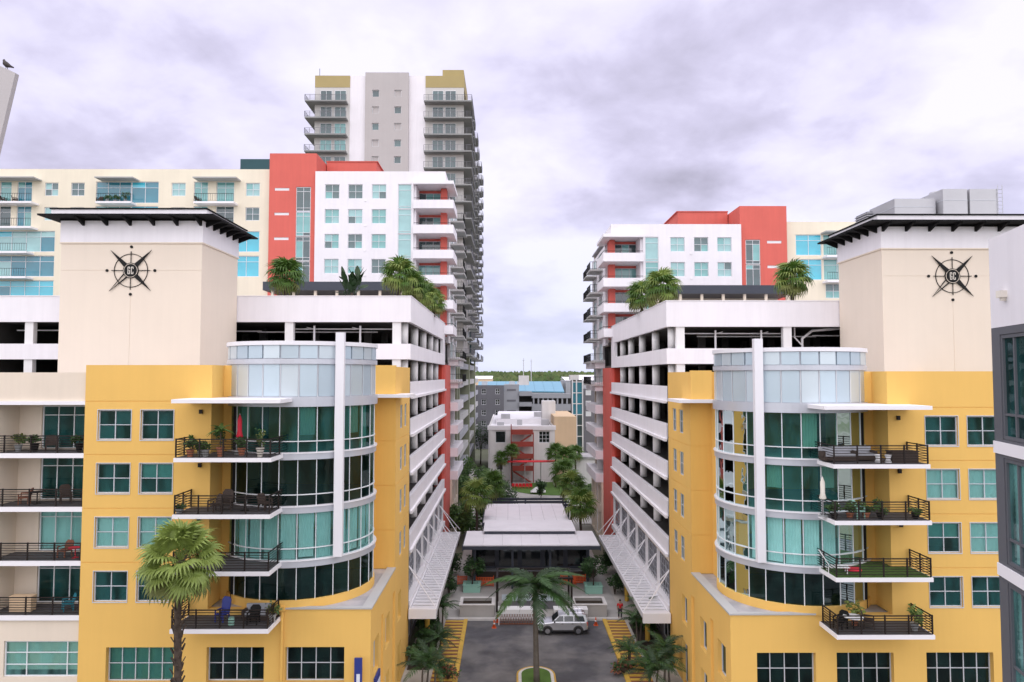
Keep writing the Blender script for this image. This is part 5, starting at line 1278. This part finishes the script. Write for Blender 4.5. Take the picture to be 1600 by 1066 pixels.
part('sheet', MB().poly([(q.x-1.5, q.y-.9, .5), (q.x+1.4, q.y-.9, .5), (q.x+.2, q.y, 1.9)]).poly([(q.x+1.4, q.y-.9, .5), (q.x+1.5, q.y+1, .6), (q.x+.2, q.y, 1.9)]).poly([(q.x+1.5, q.y+1, .6), (q.x-1.5, q.y+1, .5), (q.x+.2, q.y, 1.9)]).poly([(q.x-1.5, q.y+1, .5), (q.x-1.5, q.y-.9, .5), (q.x+.2, q.y, 1.9)]), 'plastic_white', t)
part('pole', MB().tube((q.x+.2, q.y, .16), (q.x+.2, q.y, 1.88), .05, n=6), 'ac_metal', t)
# white low building right, boundary wall left
t = root('low_building', 'low white flat building at the right end of the street', 'building', (17, 152, 0)); 
part('wall', MB().box(at(892, 720, 150).x, at(938, 720, 150).x, 150, 156, 0, at(910, 717, 150).z), 'white', t)
part('roof', MB().box(at(890, 720, 150).x, at(940, 720, 150).x, 149.7, 158, at(910, 717, 150).z+.001, at(910, 717, 150).z+.4), 'roof_grey', t)
t = solo('boundary_wall', MB().box(at(757, 720, 150).x-4, at(757, 720, 150).x, 150, 150.3, 0, 3.5), 'offwhite', 'pale boundary wall left of the cream building', 'wall', (at(757, 720, 150).x-2, 150, 0))
# grey apartment building
y0 = 225.0; B = root('grey_building', 'grey apartment building with small windows beyond the cream one', 'building', (5, 235, 0))
zt = at(770, 602, y0).z
def xx(p_): return at(p_, 640, y0).x
def zz2(p_): return at(800, p_, y0).z
ops = []
for r in range(4):
    for px in (756, 777.5): ops.append((xx(px-3.5), xx(px+3.5), zz2(616+16.6*r), zz2(607.5+16.6*r)))
part('wall', wall(PY(y0), xx(743), xx(787.5), 0, zt, ops, .4), 'grey_dark', B)
for o in ops: window(B, ((o[0]+o[1])/2, y0+.2, (o[2]+o[3])/2), o[1]-o[0], o[3]-o[2], 2, 2, 0, 'far_black', 'frame_white', ft=.12)
part('light_wall', MB().box(xx(787.6), xx(811), y0+.3, y0+12, 0, zt+.2), 'grey_wall', B)
part('dark_core', MB().box(xx(743)+.1, xx(787), y0+1, y0+12, 0, zt-.3).box(xx(811.1), xx(897), y0+4, y0+16, 0, zt-3.6), 'garage_dark', B)
part('corner_post', MB().box(xx(741), xx(743)-.001, y0-.3, y0+2, 0, zt+.4), 'white_trim', B)
for r in range(5):
    z = zz2(621+16.6*r-4); part('balcony', MB().box(xx(811.2), xx(831), y0-.5, y0+3.9, z-.3, z+1.0), 'grey_wall', B)
    part('deck_band', MB().box(xx(831.2), xx(896), y0+.6, y0+3.9, z-1.1-.6*(r > 0), z+.35), 'grey_wall', B)
for q_ in range(9): x = xx(834+7.5*q_); part('pillar', MB().box(x-.25, x+.25, y0+.8, y0+1.3, 0, zz2(616)), 'grey_wall', B)
for r in range(5): part('slot', MB().box(xx(792), xx(806), y0+.22, y0+.299, zz2(611+16.6*r), zz2(608+16.6*r)), 'grey_dark', B)
part('stair_head', MB().box(xx(811), xx(827), y0+2, y0+9, zt, zz2(587)), 'offwhite', B)
# glass tower at the right
y0 = 185.0; B = root('glass_tower', 'dark glass stair tower with white frame beyond the tan wall', 'tower', (17, 190, 0))
def xx(p_): return at(p_, 640, y0).x
def zz2(p_): return at(800, p_, y0).z
part('core', MB().box(xx(895), xx(910), y0+.4, y0+6, 0, zz2(594)), 'garage_dark', B)
for i in range(6):
    za, zb = zz2(597+17*(i+1)), zz2(597+17*i)
    for a_, b_ in ((895, 901), (901, 910)): part('pane', MB().box(xx(a_)+.08, xx(b_)-.08, y0+.25, y0+.3, za+.1, zb-.1), 'far_cyan_dark' if i < 3 else 'far_dark', B)
fr = MB()
for p_ in (894.5, 901, 910.5): fr.box(xx(p_)-.15, xx(p_)+.15, y0, y0+.39, 0, zz2(592))
part('frame', fr, 'frame_white', B)
for i in range(7): part('frame_rail', MB().box(xx(894.5)+.151, xx(901)-.151, y0+.1, y0+.38, zz2(597+17*i)-.1, zz2(597+17*i)+.1).box(xx(901)+.151, xx(910.5)-.151, y0+.1, y0+.38, zz2(597+17*i)-.1, zz2(597+17*i)+.1), 'frame_white', B)
part('grey_wing', MB().box(xx(911), xx(945), y0+1, y0+14, 0, zz2(608)), 'grey_dark', B)
for i in range(4): window(B, (xx(920), y0+.93, zz2(614+16.5*i)), 1.4, 1.3, 2, 1, 0, 'frame_white' if i < 3 else 'far_dark', 'frame_white', ft=.1)
part('white_top', MB().box(xx(892), xx(906), y0+2, y0+6, zz2(594)+.001, zz2(586)), 'offwhite', B)
# big blue roofed hall
B = root('blue_hall', 'large hall with a broad blue roof beyond the grey building', 'hall', (10, 330, 0))
P_ = [at(745, 610, 262), at(882, 612, 262), at(876, 596, 400), at(748, 596, 400)]
n = 9
for i in range(n):
    a0, a1 = P_[0].lerp(P_[1], i/n), P_[0].lerp(P_[1], (i+1)/n-.002); b0, b1 = P_[3].lerp(P_[2], i/n), P_[3].lerp(P_[2], (i+1)/n-.002)
    part('roof_panel', MB().extr([a0, a1, b1, b0], (0, 0, -.4)), 'blue_roof', B)
part('wall', MB().box(P_[0].x, P_[1].x, 263, 399, 0, P_[0].z-.5), 'offwhite', B)
for i, (px, y_) in enumerate(((757, 300), (800, 300), (812, 330))): x = at(px, 600, y_).x; part('roof_vent', MB().box(x-1.2, x+1.2, y_, y_+3, at(px, 604, y_).z-1, at(px, 598, y_).z+.6), 'ac_metal', B)
# far pale sheds
for i, (pa, pb, py, pz, Y_, m_, lab) in enumerate(((742, 768, 590, 600, 420, 'tan_wall', 'far tan shed left above the blue roof'), (884, 935, 592, 604, 380, 'grey_wall', 'far grey shed right of the blue roof'), (905, 945, 588, 596, 520, 'offwhite', 'far pale shed at the right tree line'))):
    a_ = at(pa, py, Y_); b_ = at(pb, py, Y_); t = root('shed', lab, 'shed', ((a_.x+b_.x)/2, Y_, 0), 'far sheds')
    part('wall', MB().box(a_.x, b_.x, Y_, Y_+40, -.05, a_.z-1), m_, t); part('roof', MB().extr([(a_.x-.5, Y_-.5, a_.z-.99), (b_.x+.5, Y_-.5, a_.z-.99), (b_.x+.5, Y_+20, a_.z+.6), (a_.x-.5, Y_+20, a_.z+.6)], (0, 0, .3)), 'roof_white', t)
for i, (px, py, Y_) in enumerate(((818, 560, 480), (830, 561, 520), (878, 588, 460))):
    q = at(px, py, Y_); t = root('mast', 'thin white mast at the skyline, %s from the left' % ('first', 'second', 'third')[i], 'mast', (q.x, Y_, 0), 'far masts')
    part('pole', MB().tube((q.x, Y_, -.05), (q.x, Y_, q.z), .42, .22, n=6), 'ac_metal', t); part('head', MB().box(q.x-.8, q.x+.8, Y_-.3, Y_+.3, q.z-1.6, q.z-1.3), 'ac_metal', t)
# wooded rise on the horizon
hm = MB(); NX, NY = 60, 10
for j in range(NY+1):
    for i in range(NX+1):
        x = -2600+5200*i/NX; y = 700+2600*j/NY; hm.v.append((x, y, -.2+(18*min(1, j/2.5)+2.5*math.sin(i*.9+j)+2*math.sin(i*.37+1))*(j > 0)))
for j in range(NY):
    for i in range(NX): a_ = j*(NX+1)+i; hm.f.append((a_, a_+1, a_+NX+2, a_+NX+1))
struct('hills', hm, 'far_leaf')
rg = random.Random(4); wm = [MB(), MB()]
for i in range(5200):
    y = rg.uniform(560, 1500); x = rg.uniform(-.34, .34)*y; g_ = 16 if y > 1000 else 16*max(0, (y-700)/300)
    h = rg.uniform(9, 14); r = rg.uniform(4, 8); mb = wm[i % 2]; o_ = len(mb.v)
    q = [(x+r*math.cos(t*PI/3+i)*rg.uniform(.7, 1.1), y+r*math.sin(t*PI/3+i), g_+h*rg.uniform(.45, .7)) for t in range(6)]
    mb.v += q+[(x, y, g_+h)]+[(a_, b_, g_-2) for a_, b_, _ in q]
    for t in range(6): mb.f.append((o_+t, o_+(t+1) % 6, o_+6)); mb.f.append((o_+t, o_+7+t, o_+7+(t+1) % 6, o_+(t+1) % 6))
mat('far_leaf_b', (.075, .10, .03), .95, var=.35, vscale=.04)
struct('distant_wood', wm[0], 'far_leaf', 'stuff'); struct('distant_wood', wm[1], 'far_leaf_b', 'stuff')

# ------------------------------------------------------------------ blue blade signs on the left corner
def sign(x, y, z0, z1, w_, label):
    t = root('blade_sign', label, 'sign', (x, y, z0), 'blue blade signs')
    part('panel', MB().box(x, x+w_, y, y+.14, z0, z1), 'sign_blue', t)
    part('face', MB().box(x+.06, x+w_-.06, y+.141, y+.15, z0+.1, z1-.1), 'sign_light', t)
    part('motif', MB().box(x+w_*.3, x+w_*.75, y-.012, y-.001, z0+.5, z1-.9), 'sign_light', t)
a_ = at(553, 1030, 42.4); sign(a_.x, 42.5, 3.6, a_.z, .45, 'blue blade sign at the foot of the left yellow corner')
t = root('blade_sign', 'narrow blue banner on the street side of the left yellow corner', 'sign', (X(-1, 10.5), 45.6, 3.4), 'blue blade signs')
part('panel', MB().box(X(-1, 10.68), X(-1, 10.56), 44.0, 45.6, 3.4, 4.9), 'sign_blue', t); part('face', MB().box(X(-1, 10.559), X(-1, 10.55), 44.1, 45.5, 3.7, 4.5), 'sign_light', t)

# ------------------------------------------------------------------ things on the balconies
def chair(x, y, z, rz, label, m='wicker', group='balcony chairs', cat='chair', high=.95):
    t = root('chair', label, cat, (x, y, z), group, rz); 
    def pp(n_, mb, mm=m): put(n_, mb.mesh(n_, mm), t)
    pp('seat', MB().box(-.28, .28, -.27, .27, .38, .46)); pp('backrest', MB().extr([(-.29, .25, .44), (.29, .25, .44), (.31, .36, high-.15), (.18, .39, high), (-.18, .39, high), (-.31, .36, high-.15)], (0, .05, 0)))
    for sx in (-.27, .27):
        pp('armrest', MB().box(sx-.035, sx+.035, -.25, .3, .62, .67))
        for sy in (-.24, .26): pp('leg', MB().box(sx-.03, sx+.03, sy-.03, sy+.03, 0, .62 if sy < 0 else .38))
    return t
def table(x, y, z, label, r=.5, m='black_metal', h=.72, group='balcony tables'):
    t = root('table', label, 'table', (x, y, z), group)
    put('top', MB().lathe((0, 0, h), [(r, 0), (r, .035)], 24).mesh('top', m), t); put('stem', MB().tube((0, 0, .03), (0, 0, h), .035, n=8).mesh('stem', m), t)
    put('foot', MB().lathe((0, 0, 0), [(r*.5, 0), (r*.45, .03)], 16).mesh('foot', m), t); return t
def pot_plant(x, y, z, h, r, label, potm='terracotta', mats=('leaf_bush', 'leaf_dark'), n=260, seed=0, ph=.42, kind='bush'):
    t = root('potted_plant', label, 'plant', (x, y, z), 'balcony plants'); rg = random.Random(seed)
    part('pot', MB().lathe((x, y, z), [(.14, 0), (.22, ph*.9), (.24, ph*.9), (.24, ph), (.19, ph)], 14), potm, t)
    st = MB()
    if kind == 'bush':
        leaf_cloud('foliage', t, (x, y, z+ph+(h-ph)*.5), (r, r, (h-ph)*.55), n, .16, mats, rg, 6)
        st.tube((x, y, z+ph*.5), (x, y, z+ph+(h-ph)*.5), .025, n=5)
    else:
        st.tube((x, y, z+ph*.5), (x, y, z+h*.7), .03, n=5)
        me = cached(('pfr', round(r, 2)), lambda: feather_frond(9, r*1.5, 12, 'leaf_bush', 1.3, .5))
        for i in range(13): put('frond', me, t, (0, 0, h*.68), (0, -R(rg.uniform(5, 75)), i*2.4))
    part('stem', st, 'bark', t); return t
def umbrella(x, y, z, m, label, h=2.35):
    t = root('closed_umbrella', label, 'umbrella', (x, y, z))
    part('canopy', MB().lathe((x, y, z), [(.16, 1.0), (.20, 1.06), (.13, 1.35), (.13, 2.0), (.06, h-.12), (.02, h)], 14), m, t, True)
    part('pole', MB().tube((x, y, z+.06), (x, y, z+h+.05), .025, n=8), 'ac_metal', t); part('base', MB().lathe((x, y, z), [(.28, 0), (.26, .06)], 18), 'pot_grey', t)
def sofa(x, y, z, label, w_=1.6, m='fabric_grey', rz=0):
    t = root('outdoor_sofa', label, 'sofa', (x, y, z), None, rz)
    def pp(n_, mb, mm=m): put(n_, mb.mesh(n_, mm), t)
    pp('base', MB().box(-w_/2, w_/2, -.4, .4, .08, .32), 'wicker'); pp('seat_cushion', MB().box(-w_/2+.02, w_/2-.02, -.38, .24, .321, .46)); pp('backrest', MB().box(-w_/2, w_/2, .25, .42, .321, .82))
    for sx in (-1, 1): pp('armrest', MB().box(sx*w_/2-.07, sx*w_/2+.07, -.4, .245, .325, .6), 'wicker')
def lounger(x, y, z, label, rz):
    t = root('lounge_chair', label, 'chair', (x, y, z), None, rz)
    m = 'plastic_white'
    for i in range(6): put('slat', MB().box(-.3, .3, -.06, .06, -.015, .015).mesh('slat', m), t, (0, -.75+.16*i, .36-.012*i), (R(-5), 0, 0))
    for i in range(6): put('slat', MB().box(-.3, .3, -.06, .06, -.015, .015).mesh('slat', m), t, (0, .22+.085*i, .36+.14*i), (R(58), 0, 0))
    for sx in (-.31, .31):
        put('side_rail', MB().path([(sx, -.85, .36), (sx, .18, .3), (sx, .72, 1.16)], .03, 6).mesh('side_rail', m), t)
        for yy in (-.7, .3): put('leg', MB().tube((sx, yy, 0), (sx, yy, .33), .03, n=6).mesh('leg', m), t)
def bx_thing(name, x, y, z, w_, d, h, m, label, cat, lid=True):
    t = root(name, label, cat, (x, y, z)); part('body', MB().box(x-w_/2, x+w_/2, y-d/2, y+d/2, z, z+h), m, t)
    part('lid', MB().box(x-w_/2-.03, x+w_/2+.03, y-d/2-.03, y+d/2+.03, z+h+.001, z+h+.06), m, t)
def stool(x, y, z, m, label, prof, grp=None):
    t = solo('garden_stool', MB().lathe((x, y, z), prof, 18), m, label, 'stool', (x, y, z), grp, True)
SP = [(.17, 0), (.19, .03), (.11, .22), (.19, .42), (.17, .46), (.02, .46)]
L0, L1, L2, L3 = [z-.015 for z in LV[:4]]
yb = 41.35
def bxp(px, y=yb): return at(px, 700, y).x
# left building, top balcony: pots, palms, red umbrella
pot_plant(bxp(299), 41.2, L3, 1.15, .42, 'leafy plant in terracotta pot at the left end of the top left balcony', seed=1)
pot_plant(bxp(312), 41.5, L3, 1.0, .34, 'leafy plant in grey pot, second on the top left balcony', 'pot_grey', seed=2)
pot_plant(bxp(323), 41.2, L3, .75, .26, 'small plant in grey pot, third on the top left balcony', 'pot_grey', seed=3, n=140)
pot_plant(bxp(345), 41.3, L3, 2.1, .55, 'tall palm in terracotta pot on the top left balcony', kind='palm', seed=4, ph=.55)
pot_plant(bxp(334), 42.3, L3, 2.0, .32, 'slim dark plant at the back of the top left balcony', 'pot_grey', ('leaf_dark', 'leaf_deep'), seed=5)
pot_plant(bxp(372), 41.9, L3, 1.05, .4, 'low plant below the red umbrella', seed=6)
pot_plant(bxp(408), 41.2, L3, 1.75, .42, 'thin twiggy plant in pale pot right of the red umbrella', 'fabric_white', ('leaf_dry', 'leaf_dark'), n=170, seed=7, ph=.5)
umbrella(bxp(374, 42.4), 42.4, L3, 'fabric_red', 'closed red umbrella on the top left balcony')
# second balcony
chair(bxp(334), 41.6, L2, R(-35), 'dark wicker chair, left of the two on the second left balcony')
chair(bxp(349), 42.0, L2, R(10), 'dark high backed wicker chair on the second left balcony', high=1.15)
table(bxp(380), 41.7, L2, 'round dark table on the second left balcony', .55)
chair(bxp(411), 41.9, L2, R(60), 'dark chair right of the round table on the second left balcony')
pot_plant(bxp(284), 41.2, L2, .5, .25, 'low plant at the left end of the second left balcony', 'pot_grey', ('leaf_dark',), n=120, seed=8, ph=.2)
# lowest left balcony
chair(bxp(398), 41.6, L0, R(0), 'black chair with pale cushion on the lowest left balcony', 'black_metal')
sofa(bxp(405, 42.2), 42.3, L0, 'grey cushioned sofa on the lowest left balcony', 1.4)
stool(bxp(367), 41.3, L0, 'plastic_green', 'teal ribbed stool on the lowest left balcony', [(.15, 0), (.18, .08), (.15, .14), (.18, .22), (.15, .29), (.18, .38), (.15, .46), (.02, .46)])
pot_plant(bxp(425), 41.9, L0, 1.2, .4, 'sparse plant at the right end of the lowest left balcony', 'pot_grey', ('leaf_dry', 'leaf_dark'), n=160, seed=9)
chair(bxp(345), 42.0, L0, R(-20), 'dark blue chair behind the palm on the lowest left balcony', 'sign_blue', high=1.3)
# cream wing balconies
yw = 43.9
pot_plant(at(29, 690, yw).x, yw, L3+.015, 1.05, .5, 'wide dry plant at the left of the top cream balcony', 'pot_grey', ('leaf_dry', 'leaf_bush'), seed=11)
pot_plant(at(55, 690, yw).x, yw, L3+.015, 1.0, .35, 'potted plant in the middle of the top cream balcony', 'black_metal', seed=12, ph=.5)
chair(at(75, 690, yw).x, yw+.3, L3+.015, R(30), 'dark chair on the top cream balcony')
pot_plant(at(124, 690, yw).x, yw, L3+.015, 1.0, .4, 'dark leafy plant at the right of the top cream balcony', 'black_metal', ('leaf_dark',), seed=13, ph=.5)
chair(at(38, 780, yw).x, yw, L2+.015, R(-70), 'brown chair on the second cream balcony', 'brick_red')
table(at(58, 780, yw).x, yw, L2+.015, 'dark table on the second cream balcony', .45)
chair(at(98, 780, yw).x, yw+.3, L2+.015, R(40), 'dark wicker chair on the second cream balcony', high=1.1)
chair(at(101, 855, yw).x, yw, L1+.015, R(-15), 'dark chair with red cushion on the third cream balcony', 'brick_red')
table(at(121, 855, yw).x, yw-.2, L1+.015, 'red topped table on the third cream balcony', .4, 'fabric_red', .6)
bx_thing('side_table', at(36, 930, yw).x, yw, L0+.015, 1.3, .5, .85, 'tan_wall', 'pale wooden sideboard on the lowest cream balcony', 'table')
chair(at(106, 930, yw).x, yw, L0+.015, R(-50), 'teal chair on the lowest cream balcony', 'fabric_teal')
# right building
d = -.38
def bxr(px, y=41.5): return at(px, 760, y).x
sofa(bxr(1316), 42.0, L3+d, 'grey outdoor sofa on the top right balcony', 1.9)
sofa(bxr(1352, 42.2), 42.4, L3+d, 'second grey sofa beside the stools on the top right balcony', 1.2)
stool(bxr(1373), 41.5, L3+d, 'plastic_white', 'white waisted stool, left one on the top right balcony', SP, 'white stools'); stool(bxr(1386), 41.3, L3+d, 'plastic_white', 'white waisted stool beside the dark chest', SP, 'white stools')
bx_thing('storage_chest', bxr(1411), 41.5, L3+d, 1.5, .7, .62, 'wicker', 'dark wicker storage chest on the top right balcony', 'chest')
umbrella(bxr(1290), 41.9, L2+d, 'fabric_white', 'closed cream umbrella on the second right balcony', 2.3)
chair(bxr(1339), 41.5, L2+d, R(20), 'pale green chair on the second right balcony', 'plastic_green')
for i, (px, h, lab) in enumerate(((1300, .9, 'bushy plant below the cream umbrella'), (1352, .8, 'plant right of the pale green chair'), (1372, 1.05, 'flowering plant in the middle of the second right balcony'), (1327, 1.1, 'thin plant behind the pale green chair'), (1426, .55, 'small plant at the right end of the second right balcony'))):
    pot_plant(bxr(px), 41.3+.2*(i % 2), L2+d, h, .34, lab, 'terracotta' if i % 2 else 'black_metal', ('leaf_bush', 'leaf_dark') if i else ('leaf_dark',), seed=20+i, ph=.3)
lounger(bxr(1304), 41.9, L1+d, 'white slatted reclining chair on the artificial turf', R(75))
t = solo('red_cushion', MB().lathe((bxr(1332, 42), 42.2, L1+d), [(.45, 0), (.5, .06), (.45, .14), (.05, .16)], 20), 'fabric_red', 'flat round red cushion on the artificial turf', 'cushion', (bxr(1332, 42), 42.2, L1+d), None, True)
t = root('glass_table', 'white topped table on the lowest right balcony', 'table', (bxr(1330), 41.6, L0+d))
part('top', MB().lathe((bxr(1330), 41.6, L0+d), [(.55, .7), (.55, .74)], 20), 'plastic_white', t); part('stem', MB().tube((bxr(1330), 41.6, L0+d), (bxr(1330), 41.6, L0+d+.7), .04, n=8), 'black_metal', t)
chair(bxr(1312), 41.8, L0+d, R(-60), 'black chair left of the white table on the lowest right balcony', 'black_metal'); chair(bxr(1357), 41.8, L0+d, R(65), 'dark chair right of the white table on the lowest right balcony', 'wicker')
pot_plant(bxr(1422), 41.4, L0+d, 1.35, .45, 'bright leafy plant at the right end of the lowest right balcony', 'pot_grey', ('leaf_palm_light', 'leaf_bush'), seed=30)
pot_plant(bxr(1341), 42.3, L0+d, 1.5, .4, 'yellow flowering plant behind the white table', 'terracotta', ('leaf_dry', 'leaf_palm_light'), seed=31)

# a few things on the far cream balconies
zc_ = 45.6; yc_ = 90.8+.75
for i, (px, kind_, lab) in enumerate(((156, 0, 'dark chair at the left end of the far cream balcony with plants'), (168, 1, 'round plant left on the far cream balcony'), (180, 1, 'round plant in the middle of the far cream balcony'), (196, 1, 'tall plant right on the far cream balcony'), (310, 0, 'chair on the far cream balcony near the red block'), (6, 0, 'dark chair on the far balcony at the left edge, left one'), (24, 0, 'dark chair on the far balcony at the left edge, right one'))):
    x = at(px, 300, yc_).x
    if kind_: pot_plant(x, yc_, zc_, 1.7 if px == 196 else 1.1, .5, lab, 'pot_grey', ('leaf_dark', 'leaf_bush'), n=200, seed=40+i)
    else: chair(x, yc_, zc_, R(20*i), lab, 'wicker', 'far balcony chairs')
